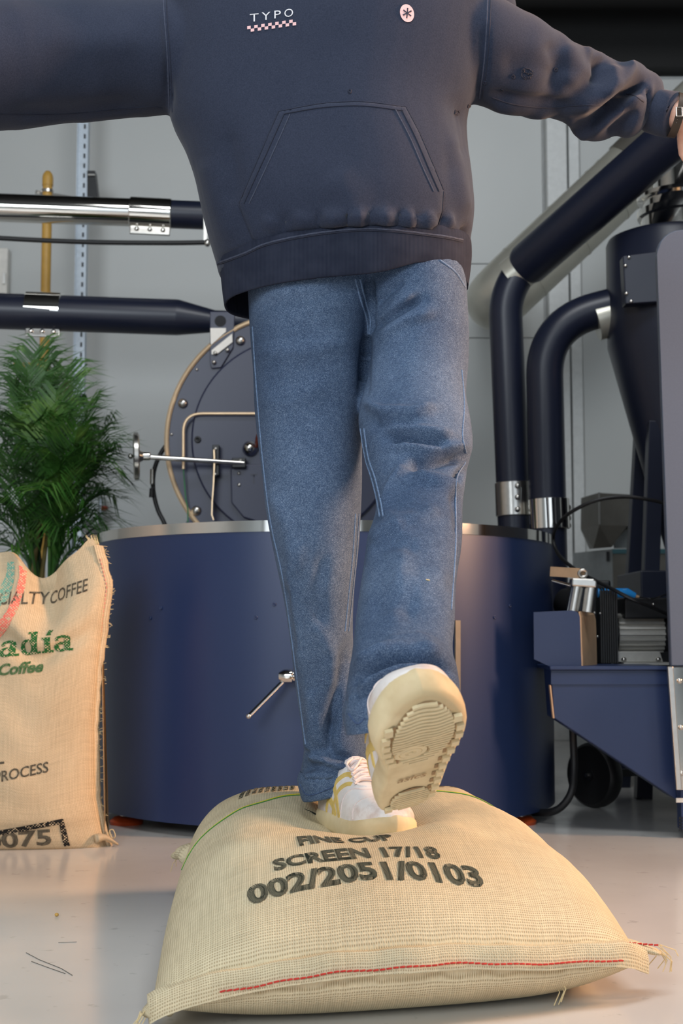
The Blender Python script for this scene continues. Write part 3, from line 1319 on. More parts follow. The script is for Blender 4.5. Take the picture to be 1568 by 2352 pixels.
# lower charge door, embossed letter, trier with glass
pts = [(530, 1080), (545, 1068), (800, 1068), (820, 1080), (820, 1156), (780, 1192), (700, 1215), (610, 1205), (560, 1190), (532, 1156)]
MB().prism([rp(a, b, .018) for a, b in pts], (0, -0.02, 0))  .build('discharge_flap', 'plate_in_shade', ro, False, bevel=0.004)
bm = flat_text('T', 0.0)
x0, x1, y0, y1 = bm_bounds(bm)
refine(bm, 0.2)
bm_map(bm, lambda a, b: rp(575 + a * 26, 1112 - b * 34, 0.0392), 'embossed_letter', 'navy_dull', ro)
MB().lathe([(0.026, 0), (0.026, 0.012), (0.020, 0.030), (0.010, 0.042), (0.002, 0.044)], rp(574, 1031, 0.018), AX, 24).build('trier_socket', 'chrome', ro)
MB().lathe([(0.004, 0), (0.007, 0.01), (0.010, 0.03), (0.009, 0.044), (0.003, 0.05)], rp(588, 1028, 0.05), (0.25, -0.3, 0.9), 16).build('trier_knob', 'redbrown', ro)
# hinge plates at the top
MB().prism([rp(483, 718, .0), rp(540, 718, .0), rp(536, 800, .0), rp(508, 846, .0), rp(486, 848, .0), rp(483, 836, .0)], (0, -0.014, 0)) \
    .build('hinge_plate', 'plate_in_shade', ro, False, bevel=0.002)
MB().lathe([(0.019, 0), (0.019, 0.003)], rp(506, 738, .012), AX, 24).build('hinge_hole', 'dark_in', ro)
MB().prism([rp(483, 754, .015), rp(519, 754, .015), rp(519, 762, .015), rp(486, 792, .015), rp(484, 790, .015)], (0, -0.004, 0)).build('tag_plate', 'white_plate', ro, False)
MB().prism([rp(533, 767, .018), rp(534, 786, .018), rp(495, 816, .018), rp(486, 814, .018), rp(486, 805, .018)], (0, -0.004, 0)).build('tag_plate', 'white_plate', ro, False)
for q in ((522, 804), (491, 832), (494, 811)):
    bolt(rp(*q, 0.022), AX, 0.007, 'steel', ro, 'screw')

hose = MB().tube(spline([P(392, 1010, RY + .06), P(370, 1040, RY + .06), P(354, 1080, RY + .06), P(352, 1125, RY + .06), P(362, 1170, RY + .06), P(382, 1215, RY + .06), P(398, 1300, RY + .10), P(398, 1470, RY + .12)], 7), 0.0075, 10) \
    .build('black_hose', 'black', None)
tag(hose, 'black rubber hose curving down beside the round roaster plate', 'hose')
MB().lathe([(0.008, 0), (0.008, 0.05)], P(349, 1112, RY + .05), (0, 0, 1), 10).build('hose_clip', 'steel', hose)
MB().lathe([(0.009, 0), (0.007, 0.03)], P(348, 1142, RY + .05), (0, 0, 1), 10).build('hose_clip_foot', 'black', hose)


# ================================================================== horizontal pipes on the left
def collar(p0, p1, r, parent, mat='chrome', lug=None, nb=3, bolt_r=0.009):
    p0, p1 = V(p0), V(p1)
    c = MB().tube([p0, p0.lerp(p1, 0.02), p0.lerp(p1, 0.98), p1], [r, r + 0.003, r + 0.003, r], 40).build('clamp_collar', mat, parent, True, 40)
    if lug is not None:
        lug = V(lug)
        d = (p1 - p0)
        m = (p0 + p1) / 2 + lug * (r + 0.014)
        MB().bar(p0.lerp(p1, 0.02) + lug * (r + 0.014), p0.lerp(p1, 0.98) + lug * (r + 0.014), 0.012, 0.034, lug).build('clamp_lug', 'steel', c, False, bevel=0.003)
        fwd = d.normalized().cross(lug)
        if fwd.y > 0:
            fwd = -fwd
        for k in range(nb):
            bolt(p0.lerp(p1, (k + 0.6) / (nb + 0.2)) + lug * (r + 0.014) + fwd * 0.006, fwd, bolt_r, 'chrome', c)
    return c


PY0, PY1 = 4.72, 4.80
a, b = P(-420, 462, PY0 - .06), P(298, 488, PY1 - .02)
hp = thing('exhaust_pipe', 'polished chrome pipe with bolted clamp running across the grey wall', 'pipe', (a.lerp(b, .5).x, PY0, 0))
rad = mm(33, 4.75)
MB().cyl(a, b, rad, seg=40).build('chrome_tube', 'chrome', hp)
c, d = P(396, 493, PY1 - .01), P(660, 503, PY1 + .02)
MB().cyl(b, d, rad, seg=40).build('navy_tube', 'navy_dull', hp)
collar(P(298, 488, PY1 - .02), P(394, 493, PY1 - .01), rad + 0.003, hp, 'chrome', (0, -0.2, -0.98))
MB().bar(P(472, 500, PY1 - .05), P(472, 560, PY1 - .05), 0.012, 0.02, (0, 1, 0)).build('hanger_bracket', 'steel', hp, False)

cb = MB().tube(spline([P(-420, 520, 4.66), P(-150, 535, 4.68), P(0, 547, 4.70), P(200, 556, 4.71), P(380, 558, 4.72), P(478, 557, 4.73)], 8), 0.0085, 10).build('black_cable', 'black', None)
tag(cb, 'thin black cable strung below the chrome pipe', 'cable')
MB().ball(P(476, 558, 4.73), (0.012, 0.012, 0.014)).build('cable_gland', 'steel', cb)

a, b, c, d, e = P(-420, 700, 4.62), P(60, 714, 4.66), P(142, 717, 4.665), P(405, 729, 4.68), P(493, 738, 4.69)
r2 = mm(42, 4.66)
lp = thing('air_duct', 'navy blue duct tapering to a cone beside the round roaster plate', 'duct', (-0.9, 4.66, 0))
MB().tube([a, d, d.lerp(e, 0.03), e, P(640, 742, 4.70)], [r2, r2, r2, r2 * 0.62, r2 * 0.62], 40).build('duct_tube', 'navy_dull', lp, True, 25)
collar(b, c, r2 + 0.002, lp, 'chrome', (0, -0.2, -0.98))

# ================================================================== wall services on the left
gp = thing('gas_pipe', 'ochre yellow vertical pipe with capped top clamped to the wall channel', 'pipe', P(106, 1900, 5.6).xy.to_3d())
gx, gy = P(108, 500, 5.6).x, 5.6
gz = P(108, 392, 5.6).z
gr = mm(11.5, 5.6)
MB().cyl((gx, gy, 0.0), (gx, gy, gz - 0.06), gr, seg=20).build('pipe_tube', 'ochre', gp)
MB().lathe([(gr * 1.12, 0), (gr * 1.12, 0.035), (gr * 0.95, 0.05), (gr * 0.5, 0.062), (0.001, 0.065)], (gx, gy, gz - 0.065), seg=20).build('pipe_cap', 'ochre', gp)
MB().lathe([(gr * 1.25, 0), (gr * 1.25, 0.012)], (gx, gy, P(108, 443, 5.6).z), seg=20).build('pipe_clamp', 'steel', gp)
MB().bar((gx - 0.05, gy, P(108, 441, 5.6).z), (P(190, 441, 5.6).x, gy + 0.12, P(108, 441, 5.6).z), 0.012, 0.014).build('clamp_arm', 'steel', gp, False)
MB().bar((gx - 0.12, gy - 0.03, P(60, 838, 5.57).z), (gx - 0.005, gy - 0.03, P(60, 838, 5.57).z), 0.012, 0.02).build('valve_handle', 'yellow_handle', gp, False, bevel=0.005)
MB().ball((gx, gy - 0.01, P(60, 838, 5.57).z), (gr * 1.5, gr * 1.5, gr * 1.6)).build('valve_body', 'ochre', gp)

ch = thing('strut_channel', 'galvanised slotted steel channel standing against the grey wall', 'channel', (P(185, 900, 5.95).x, 5.95, 0))
cx, cw = P(188, 600, 5.95).x, mm(24, 5.95)
MB().box((cx - 0.004, 5.97, 1.55), (cw, 0.045, 3.1)).build('channel_web', 'galv', ch, False)
for s in (-1, 1):
    MB().box((cx - 0.004 + s * cw / 2, 5.945, 1.55), (0.004, 0.02, 3.1)).build('channel_lip', 'galv', ch, False)
k = 0.12
while k < 3.0:
    MB().box((cx + 0.004, 5.946, k), (0.008, 0.004, 0.020)).build('slot', 'blackmetal', ch, False)
    k += 0.045
br = MB().prism([P(200, 392, 5.93), P(218, 392, 5.93), P(226, 462, 5.93), P(200, 462, 5.93)], (0, 0.05, 0)).build('black_bracket', 'blackmetal', ch, False)
MB().box(P(210, 402, 5.92), (0.03, 0.01, 0.006)).build('bracket_pin', 'steel', br, False)

eb = thing('switch_box', 'pale electrical box with a red knob on the wall behind the palm', 'switch box', P(210, 1175, 6.1))
MB().box(P(207, 1175, 6.09), (0.10, 0.14, 0.15)).build('box_body', 'white_box', eb, False, bevel=0.006)
MB().cyl(P(230, 1167, 6.06), P(246, 1167, 6.05), 0.011, 0.009, 14).build('knob', 'red', eb)
MB().box(P(231, 1164, 6.06), (0.008, 0.03, 0.07)).build('knob_plate', 'galv', eb, False)
nb = MB().box(P(-40, 630, 6.17), (0.24, 0.05, 0.235)).build('wall_cabinet', 'white_plate', None, False, bevel=0.006)
tag(nb, 'flat white box mounted on the grey wall left of the yellow pipe', 'wall box')
MB().box(P(10, 640, 6.14), (0.012, 0.012, 0.05)).build('latch', 'steel', nb, False)

# ================================================================== ducts on the right
AY = 4.27
da = thing('air_duct', 'navy duct rising from the drum and slanting up under the hand', 'duct', (P(1180, 1200, AY).x, AY, 0))
ra = mm(39, AY)
p0, p1, p2 = P(1182, 1330, AY), P(1160, 640, AY), P(1215, 612, AY - .02)
path = bend([P(1182, 1215, AY), P(1158, 660, AY), P(1205, 612, AY - .02)], mm(75, AY), 12)
MB().tube([P(1182, 1215, AY), P(1181, 1180, AY)], ra * 0.97, 32).build('duct_foot', 'navy_dull', da)
MB().tube([P(1181, 1240, AY)] + path, ra, 32).build('duct_riser', 'navy_dull', da, True, 50)
c1 = collar(P(1181, 1186, AY), P(1178, 1108, AY), ra + 0.002, da, 'steel')
for y in (1116, 1142, 1170):
    bolt(P(1188, y, AY - ra - 0.006), (0.2, -1, 0), 0.009, 'steel', c1)
    MB().bar(P(1184, y, AY - ra - 0.003), P(1200, y + 1, AY - ra + 0.005), 0.008, 0.010).build('clamp_bolt_shank', 'steel', c1, False)
MB().prism([P(1196, 1120, AY - ra + 0.000), P(1212, 1122, AY - ra + 0.016), P(1212, 1160, AY - ra + 0.016), P(1196, 1160, AY - ra)], (0, -0.003, 0)).build('paper_label', 'white_box', c1, False)
q0, q1 = P(1172, 640, AY), P(1215, 604, AY - .02)
MB().cyl(q0, P(1222, 600, AY - .03), mm(44, AY), seg=36).build('duct_collar', 'duct_metal', da)
q2, q3 = P(1205, 612, AY - .02), P(1800, 92, 3.50)
rs = mm(51, 4.2)
MB().tube([q2, q2.lerp(q3, 0.015), q3], [rs * 0.93, rs, rs * 0.96], 40).build('duct_sleeve', 'navy_dull', da, True, 40)

BY = 4.17
db = thing('air_duct', 'navy elbow duct joining the conical cyclone to the floor behind the drum', 'duct', (P(1262, 1200, BY).x, BY, 0))
rb = mm(43, BY)
path = bend([P(1266, 1600, BY), P(1248, 745, BY), P(1420, 700, BY - .02)], mm(125, BY), 16)
MB().tube(path, rb, 36).build('duct_elbow', 'navy_dull', db, True, 50)
c2 = collar(P(1262, 1216, BY), P(1259, 1146, BY), rb + 0.002, db, 'chrome')
for y in (1166, 1190, 1207):
    bolt(P(1303, y, BY), (0.6, -1, 0), 0.011, 'steel', c2)
MB().tube([P(1368, 738, BY - .015), P(1420, 724, BY - .02)], rb + 0.004, 36).build('inlet_collar', 'duct_metal', db)

# big pale duct near the wall
EY = 5.2
de = thing('ventilation_duct', 'wide pale metal duct slanting up behind the navy pipe', 'duct', (P(1150, 700, EY).x, EY, 0))
re_ = mm(73, EY)
path = [P(1150, 690, EY + .85), P(1150, 690, EY + .12)]
bp = bend([P(1150, 690, EY + .80), P(1136, 690, EY), P(1700, 160, EY - .1)], 0.16, 14)
MB().tube(bp, re_, 44).build('duct_tube', 'duct_metal', de, True, 50)
d0, d1 = P(1136, 690, EY), P(1700, 160, EY - .1)
for k in (0.12, 0.30, 0.455, 0.50, 0.7):
    m = d0.lerp(d1, k)
    MB().tube([m, m + (d1 - d0).normalized() * 0.008], re_ + 0.002, 44).build('duct_seam', 'duct_metal', de)
m = d0.lerp(d1, 0.56)
MB().tube([m, m + (d1 - d0).normalized() * 0.14], re_ + 0.006, 44).build('duct_band', 'olive_steel', de)

# ================================================================== cyclone
KY = 4.12
kx = P(1548, 700, KY).x
kr = mm(155, KY)
cy = thing('dust_cyclone', 'navy cone-bottomed dust cyclone standing behind the tall control cabinet', 'cyclone', (kx, KY, 0))
zt = P(1548, 548, KY).z
z1 = P(1548, 795, KY).z
z2 = P(1548, 1300, KY).z
MB().lathe([(0.03, z2), (kr, z1), (kr, zt - 0.02), (kr - 0.006, zt - 0.006), (kr - 0.02, zt), (0.03, zt)], (kx, KY, 0), seg=72).build('cyclone_shell', 'navy_dull', cy, True, 25)
pl = MB().prism([P(1430, 588, KY - .20), P(1560, 572, KY - .225), P(1560, 690, KY - .225), P(1436, 698, KY - .20)], (0.0, 0.05, 0)).build('access_plate', 'navy_dull', cy, False, bevel=0.003)
for q in ((1444, 591), (1436, 610), (1438, 674), (1449, 692)):
    bolt(P(*q, KY - .204), AX, 0.0055, 'chrome', pl, 'screw')
zn = P(1520, 500, KY).z
neck = MB().lathe([(0.125, zt), (0.125, zn - 0.005), (0.135, zn), (0.135, zn + 0.02), (0.118, zn + 0.024), (0.118, zn + 0.05), (0.135, zn + 0.054), (0.135, zn + 0.066),
                   (0.085, zn + 0.07), (0.085, zn + 0.26)], (kx + 0.03, KY, 0), seg=48).build('outlet_neck', 'chrome', cy, True, 30)
# A-frame legs
for sx in (-1, 1):
    for yy in (-0.14, 0.16):
        b = V((kx + sx * 0.155, KY + yy, 0.0))
        tpp = V((kx + sx * 0.085, KY + yy * 0.6, P(1490, 980, KY).z))
        MB().bar(b, tpp, 0.045, 0.045, (0, 1, 0)).build('stand_leg', 'navy_dull', cy, False, bevel=0.002)
MB().box((kx + 0.02, KY - 0.02, P(1480, 1355, KY).z - 0.05), (0.36, 0.34, 0.20)).build('collector_box', 'navy_dull', cy, False, bevel=0.004)

# ================================================================== control cabinet at the right edge
BXY = 3.2
cbx = P(1509, 600, BXY).x
ct = thing('control_cabinet', 'tall navy metal cabinet, colour lightened as if lit, with rounded corner and chrome lower trim', 'cabinet', (cbx + 0.3, BXY + 0.2, 0))
z0, zt2 = P(1535, 1530, BXY).z, P(1540, 527, BXY).z
rr = 0.06
pts = [(cbx + 0.012, z0), (cbx, zt2 - rr)]
for k in range(7):
    a = math.pi - k / 6 * math.pi / 2
    pts.append((cbx + rr + rr * math.cos(a), zt2 - rr + rr * math.sin(a)))
pts += [(cbx + 0.7, zt2), (cbx + 0.7, z0)]
MB().prism([(x, BXY, z) for x, z in pts], (0, 0.022, 0)).build('front_panel', 'cabinet_lit_navy', ct, True, 30, bevel=0.003)
MB().box((cbx + 0.43, BXY + 0.25, (z0 + zt2) / 2 - 0.01), (0.54, 0.45, zt2 - z0 - 0.04)).build('cabinet_body', 'cabinet_lit_navy', ct, False, bevel=0.006)
lx = P(1553, 1700, BXY).x
MB().box((lx + 0.36, BXY + 0.03, z0 / 2 + 0.01), (0.70, 0.04, z0 - 0.02)).build('plinth_front', 'navy', ct, False)
MB().box((lx + 0.41, BXY + 0.25, z0 / 2), (0.60, 0.40, z0)).build('plinth', 'navy', ct, False)
za, zb = P(1550, 1531, BXY).z, P(1560, 1814, BXY).z
tp = MB().prism([P(1535, 1531, BXY - .012), P(1800, 1531, BXY - .012), P(1800, 1815, BXY - .012), P(1554, 1815, BXY - .012)], (0, 0.01, 0)).build('chrome_plate', 'chrome', ct, False, bevel=0.002)
MB().prism([P(1533, 1531, BXY - .02), P(1546, 1531, BXY - .02), P(1566, 1815, BXY - .02), P(1553, 1815, BXY - .02)], (0, 0.012, 0)).build('hinge_strip', 'steel', tp, False, bevel=0.002)
for q in ((1560, 1564), (1563, 1671), (1565, 1776)):
    bolt(P(*q, BXY - .0125), AX, 0.0065, 'steel', tp, 'screw')
for i in range(3):
    for j in range(5):
        q = P(1559 + 5 * i, 1880 + 7 * j, BXY)
        MB().box((q.x + 0.004, BXY + 0.0095, q.z), (0.0032, 0.003, 0.0040)).build('vent_hole', 'dark_in', ct, False)
MB().box(P(1562, 1838, BXY + .005), (0.02, 0.004, 0.010)).build('paper_tag', 'white_plate', ct, False)

# ================================================================== hopper base with motor
HY = 3.26
ha = thing('feed_hopper', 'navy sheet-metal hopper base with slanting underside beside the cooling bin', 'hopper', (0.65, HY + .1, 0.2))
MB().prism([P(1264, 1538, HY), P(1531, 1538, HY), P(1555, 1838, HY), P(1272, 1649, HY)], (0, 0.11, 0)).build('hopper_body', 'navy', ha, False, bevel=0.002)
MB().prism([P(1262, 1530, HY - .012), P(1533, 1530, HY - .012), P(1533, 1539, HY - .012), P(1263, 1539, HY - .012)], (0, 0.25, 0)).build('top_ledge', 'navy', ha, False, bevel=0.002)
MB().prism([P(1265, 1545, HY - .004), P(1531, 1545, HY - .004), P(1533, 1572, HY - .004), P(1265, 1572, HY - .004)], (0, 0.005, 0)).build('front_lip', 'navy', ha, False)
MB().prism([P(1262, 1574, HY - .003), P(1265, 1574, HY - .003), P(1273, 1650, HY - .003), P(1270, 1650, HY - .003)], (0, 0.02, 0)).build('edge_strip', 'tan', ha, False)
# upright guard plate, its cheek turned towards the motor
g0 = [(1225, 1406), (1312, 1402), (1325, 1405), (1331, 1416), (1335, 1531), (1263, 1531), (1226, 1514)]
MB().prism([P(a, b, HY + .02) for a, b in g0], (0, 0.004, 0)).build('guard_plate', 'navy', ha, False)
chk = [(1328, 1405, 0.0), (1352, 1403, .12), (1362, 1411, .14), (1365, 1424, .145), (1368, 1531, .145), (1335, 1531, 0.0), (1331, 1418, 0.0)]
MB().prism([P(a, b, HY + .024 + c) for a, b, c in chk], (0.003, 0.0, 0)).build('guard_cheek', 'tan', ha, False)  # navy sheet coloured tan to stand in for warm light on it

MY = 3.62
mo = thing('electric_motor', 'finned aluminium electric motor on the navy hopper base', 'motor', P(1465, 1530, MY))
m0, m1 = P(1414, 1456, MY), P(1518, 1456, MY)
mr = mm(42, MY)
MB().cyl(m0, m1, mr * 0.93, seg=40).build('motor_shell', 'alu', mo)
for k in range(22):
    a = 2 * math.pi * k / 22
    off = V((0, math.cos(a), math.sin(a))) * mr * 0.98
    MB().bar(m0 + off, m1 + off, 0.005, 0.012, V((0, math.cos(a), math.sin(a)))).build('cooling_fin', 'alu', mo, False)
for p, w_ in ((m0, -0.010), (m1, 0.014)):
    MB().cyl(p, p + V((w_, 0, 0)), mr * 1.03, seg=36).build('end_bell', 'blackmetal', mo)
fb = MB().prism([P(1414, 1496, MY - .07), P(1515, 1496, MY - .07), P(1523, 1521, MY - .07), P(1414, 1521, MY - .07)], (0, 0.14, 0)).build('motor_foot', 'alu', mo, False, bevel=0.002)
MB().box(P(1473, 1523, MY - .02), (0.125, 0.16, 0.006)).build('foot_flange', 'alu', mo, False)
for q in ((1432, 1515), (1511, 1515)):
    bolt(P(*q, MY - .075), (0, -.3, 1), 0.007, 'steel', fb)
MB().box(P(1480, 1398, MY), (0.13, 0.12, 0.055)).build('terminal_box', 'blackmetal', mo, False, bevel=0.004)
bolt(P(1412, 1385, MY - .065), AX, 0.005, 'steel', mo, 'screw')
bolt(P(1500, 1388, MY - .065), AX, 0.004, 'steel', mo, 'screw')
# motor table reaching back from the hopper
tb = MB().box(P(1440, 1537, MY - .02), (0.20, 0.30, 0.012)).build('motor_table', 'navy', mo, False)

bw = thing('blower_housing', 'black ribbed blower housing between guard plate and motor', 'blower', P(1360, 1530, 3.66))
MB().box(P(1352, 1430, 3.66), (0.09, 0.16, 0.22)).build('housing_block', 'blackmetal', bw, False, bevel=0.006)
for k in range(8):
    MB().box(P(1364 + 5 * k, 1440, 3.62), (0.004, 0.20, 0.185)).build('rib', 'black', bw, False)
MB().box(P(1382, 1440, 3.64), (0.045, 0.17, 0.165)).build('rib_core', 'blackmetal', bw, False)
MB().cyl(P(1290, 1380, 3.72), P(1345, 1400, 3.66), 0.035, 0.05, 24).build('intake_pipe', 'black', bw)
for q in ((1365, 1408), (1372, 1462), (1378, 1409)):
    bolt(P(*q, 3.52), AX, 0.0035, 'steel', bw, 'screw')
MB().prism([P(1510, 1435, 3.60), P(1536, 1435, 3.60), P(1540, 1530, 3.60), P(1514, 1530, 3.60)], (0, 0.02, 0)).build('cover_plate', 'blackmetal', mo, False)

# linear actuator
ac = thing('linear_actuator', 'silver linear actuator with two cylinders leaning above the guard plate', 'actuator', P(1335, 1407, 3.3))
tl = V((-0.06, 0, -1)).normalized()
AYY = 3.31
MB().prism([P(1313, 1327, AYY - .02), P(1363, 1329, AYY - .02), P(1371, 1334, AYY - .02), P(1370, 1350, AYY - .02), P(1312, 1346, AYY - .02)], (0, 0.04, 0)).build('gear_cap', 'steel', ac, False, bevel=0.004)
MB().cyl(P(1357, 1340, AYY), P(1348, 1406, AYY), 0.0155, seg=24).build('motor_cylinder', 'steel', ac)
MB().cyl(P(1325, 1344, AYY - .004), P(1314, 1406, AYY - .004), 0.0125, seg=12).build('rod_cylinder', 'steel', ac)
for s in (-1, 1):
    MB().cyl(P(1325 + s * 10, 1350, AYY - .004), P(1314 + s * 10, 1406, AYY - .004), 0.004, seg=8).build('tie_rod', 'chrome', ac)
MB().tube([P(1338 + 9 * math.cos(a), 1317 + 8 * math.sin(a), AYY) for a in [2 * math.pi * k / 14 for k in range(14)]], 0.004, 8, closed=True).build('clevis_ring', 'steel', ac)
MB().bar(P(1270, 1313, 3.37), P(1336, 1317, 3.32), 0.03, 0.024).build('mount_beam', 'tan', ac, False)
MB().cyl(P(1268, 1334, 3.35), P(1312, 1346, 3.32), 0.004, seg=10).build('push_rod', 'chrome', ac)

bg = thing('air_gun', 'bright blue air gun with a brass tip lying by the black blower', 'air gun', P(1420, 1370, 3.54))
MB().tube([P(1372, 1362, 3.54), P(1440, 1362, 3.54), P(1458, 1369, 3.54)], [0.012, 0.013, 0.008], 14).build('gun_body', 'blue', bg)
MB().prism([P(1405, 1358, 3.53), P(1428, 1354, 3.53), P(1439, 1351, 3.53), P(1441, 1356, 3.53), P(1430, 1364, 3.53)], (0, 0.016, 0)).build('trigger', 'blue', bg, False, bevel=0.002)
MB().cyl(P(1457, 1369, 3.54), P(1467, 1371, 3.54), 0.005, 0.003, 12).build('nozzle_tip', 'tan', bg)
for k in range(4):
    MB().tube([P(1376 + 7 * k, 1362, 3.54), P(1379 + 7 * k, 1362, 3.54)], 0.0150, 14).build('grip_ring', 'black', bg)
MB().tube(spline([P(1466, 1371, 3.54), P(1495, 1375, 3.54), P(1515, 1370, 3.51), P(1545, 1360, 3.55)], 6), 0.0018, 6).build('air_line', 'black', bg)

cb = MB().tube(spline([P(1560, 1185, 3.75), P(1528, 1158, 3.72), P(1480, 1146, 3.70), P(1430, 1141, 3.70), P(1370, 1149, 3.70), P(1318, 1172, 3.72), P(1286, 1198, 3.76), P(1270, 1232, 3.86), P(1280, 1270, 3.84), P(1310, 1300, 3.74),
                        P(1350, 1325, 3.62), P(1400, 1350, 3.48), P(1450, 1376, 3.44), P(1500, 1396, 3.46), P(1545, 1418, 3.5)], 8), 0.0052, 8).build('black_cable', 'black', None)
tag(cb, 'black cable looping over from the cabinet to the blue air gun', 'cable')

hs = MB().tube(spline([P(1225, 1866, 3.5), P(1262, 1866, 3.45), P(1292, 1850, 3.43), P(1313, 1815, 3.43), P(1318, 1760, 3.45), P(1316, 1700, 3.46), P(1313, 1630, 3.44)], 8), 0.0095, 12).build('drain_hose', 'black', None)
tag(hs, 'thick black hose bending down under the navy hopper to the floor', 'hose')

# wheel under the hopper
wh = thing('wheel', 'black rubber trolley wheel standing under the navy hopper', 'wheel', PZ(1365, 1853, 0))
wc = PZ(1366, 1855, 0.0)
wrad = 0.088
wa = V((-0.80, -0.60, 0)).normalized()
wz = V((wc.x, wc.y, wrad))
MB().lathe([(0.060, -0.021), (0.078, -0.024), (wrad - 0.003, -0.018), (wrad, -0.008), (wrad, 0.008), (wrad - 0.003, 0.018), (0.078, 0.024), (0.060, 0.021)], wz, wa, 44).build('tyre', 'black', wh)
MB().lathe([(0.062, -0.012), (0.062, 0.012), (0.045, 0.016), (0.018, 0.016), (0.016, 0.028), (0.002, 0.028)], wz, wa, 32).build('wheel_disc', 'blackmetal', wh)
MB().lathe([(0.006, 0.0), (0.006, 0.034)], wz, wa, 12).build('axle_nut', 'steel', wh)
MB().bar(wz + wa * -0.03, wz + V((0.30, 0.18, 0.0)), 0.02, 0.02).build('axle', 'blackmetal', wh, False)

# steel hopper and white cabinet by the wall
WBY = 5.0
wb = thing('bin_cabinet', 'pale grey cabinet with a teal band under the steel hopper', 'cabinet', (P(1390, 1300, WBY).x, WBY + .2, 0))
xw0, xw1, xw2 = P(1316, 1300, WBY + .25).x, P(1406, 1300, WBY).x, P(1640, 1300, WBY).x
ztb = P(1406, 1261, WBY).z
MB().prism([(xw0, WBY + .25, 0), (xw1, WBY, 0), (xw1, WBY, ztb), (xw0, WBY + .25, ztb)], (0.003, 0.01, 0)).build('side_panel', 'white_box', wb, False)
MB().box(((xw1 + xw2) / 2, WBY + .2, ztb / 2), (xw2 - xw1 - 0.004, 0.38, ztb - 0.006)).build('cabinet_body', 'olive_steel', wb, False)
MB().box(((xw1 + xw2) / 2, WBY + 0.003, ztb - 0.008), (xw2 - xw1, 0.012, 0.016)).build('teal_band', 'teal', wb, False)
MB().box(P(1395, 1278, WBY + .02), (0.008, 0.02, 0.035)).build('latch', 'blackmetal', wb, False)
sp = thing('steel_hopper', 'dull steel hopper box on the pale cabinet by the wall', 'hopper', (P(1400, 1262, WBY).x, WBY + .15, ztb))
f0 = [P(1376, 1132, WBY), P(1560, 1142, WBY), P(1560, 1212, WBY), P(1376, 1206, WBY)]
MB().prism(f0, (0, 0.25, 0)).build('hopper_front', 'olive_steel', sp, False)
sd = [P(1376, 1131, WBY), P(1334, 1144, WBY + .24), P(1333, 1216, WBY + .24), P(1353, 1262, WBY + .2), P(1403, 1258, WBY + .02), P(1412, 1206, WBY)]
MB().prism([sd[0], sd[1], sd[2], P(1376, 1206, WBY)], (0.004, 0.004, 0)).build('hopper_side', 'olive_steel', sp, False)
MB().loft([[P(1376, 1206, WBY), P(1440, 1206, WBY), P(1440, 1216, WBY + .24), P(1333, 1216, WBY + .24)],
           [P(1362, 1260, WBY + .04), P(1404, 1257, WBY + .02), P(1404, 1257, WBY + .2), P(1353, 1261, WBY + .2)]]).build('hopper_chute', 'olive_steel', sp, False)
MB().box(P(1376, 1168, WBY - .002), (0.005, 0.005, 0.115)).build('corner_edge', 'steel', sp, False)
MB().box(P(1440, 1238, WBY + .16), (0.10, 0.02, 0.07)).build('side_window', 'white_box', sp, False)

# ================================================================== palm
pf = NT('palm_leaf_green')
f = pf.noise(pf.coord('Object'), 9, 3)
pf.col(pf.ramp(f, [(0.3, lin(30, 62, 22)), (0.55, lin(50, 96, 32)), (0.75, lin(104, 142, 62))]))
pf.set(0.45)
M['leaf'] = pf.m
M['cane'] = simple('palm_cane', lin(126, 110, 60), 0.6, 0, 0.2, 30)
M['pot'] = simple('grey_pot', lin(110, 110, 108), 0.6)
M['soil'] = simple('soil', lin(60, 45, 32), 0.9, 0, 0.3, 60, 0.5)
PLY = 4.35
pb = P(84, 1310, PLY)
pm = thing('potted_palm', 'bushy green areca palm behind the upright coffee sack', 'palm', (pb.x, PLY, 0))
MB().lathe([(0.11, 0), (0.15, 0.28), (0.16, 0.30), (0.145, 0.30), (0.14, 0.27), (0.01, 0.27)], (pb.x, PLY, 0), seg=32).build('pot', 'pot', pm)
MB().lathe([(0.138, 0.26), (0.01, 0.275)], (pb.x, PLY, 0), seg=24).build('soil', 'soil', pm)
rnd = random.Random(11)


def frond(base, tip, droop, nleaf, ll):
    base, tip = V(base), V(tip)
    mid = base.lerp(tip, 0.5) + V((0, 0, droop))
    path = [base * (1 - t) ** 2 + mid * 2 * t * (1 - t) + tip * t * t for t in [k / 14 for k in range(15)]]
    mb = MB().tube(path, [0.006 * (1 - 0.8 * k / 14) for k in range(15)], 5)
    for k in range(nleaf):
        t = 0.28 + 0.72 * k / nleaf
        p = base * (1 - t) ** 2 + mid * 2 * t * (1 - t) + tip * t * t
        d = ((mid - base) * (1 - t) + (tip - mid) * t).normalized()
        side = d.cross(V((0, 0, 1)))
        if side.length < 0.1:
            side = V((1, 0, 0))
        side.normalize()
        nup = side.cross(d)
        L = ll * (0.35 + 1.1 * math.sin(math.pi * min(1, 0.22 + 0.72 * (t - 0.28) / 0.72))) * rnd.uniform(0.85, 1.1)
        for s in (-1, 1):
            spread = 0.55 + 0.25 * rnd.random()
            o = (side * s * spread + d * 0.75 + nup * rnd.uniform(0.05, 0.32)).normalized()
            q1 = p + o * L * 0.5
            q2 = p + o * L + V((0, 0, -0.40 * L * rnd.uniform(0.5, 1.5)))
            wv = o.cross(nup).normalized() * 0.0030
            k0 = len(mb.v)
            mb.v += [p - wv * 0.4, p + wv * 0.4, q1 + wv, q1 - wv, q2]
            mb.f += [[k0, k0 + 1, k0 + 2, k0 + 3], [k0 + 3, k0 + 2, k0 + 4]]
    return mb


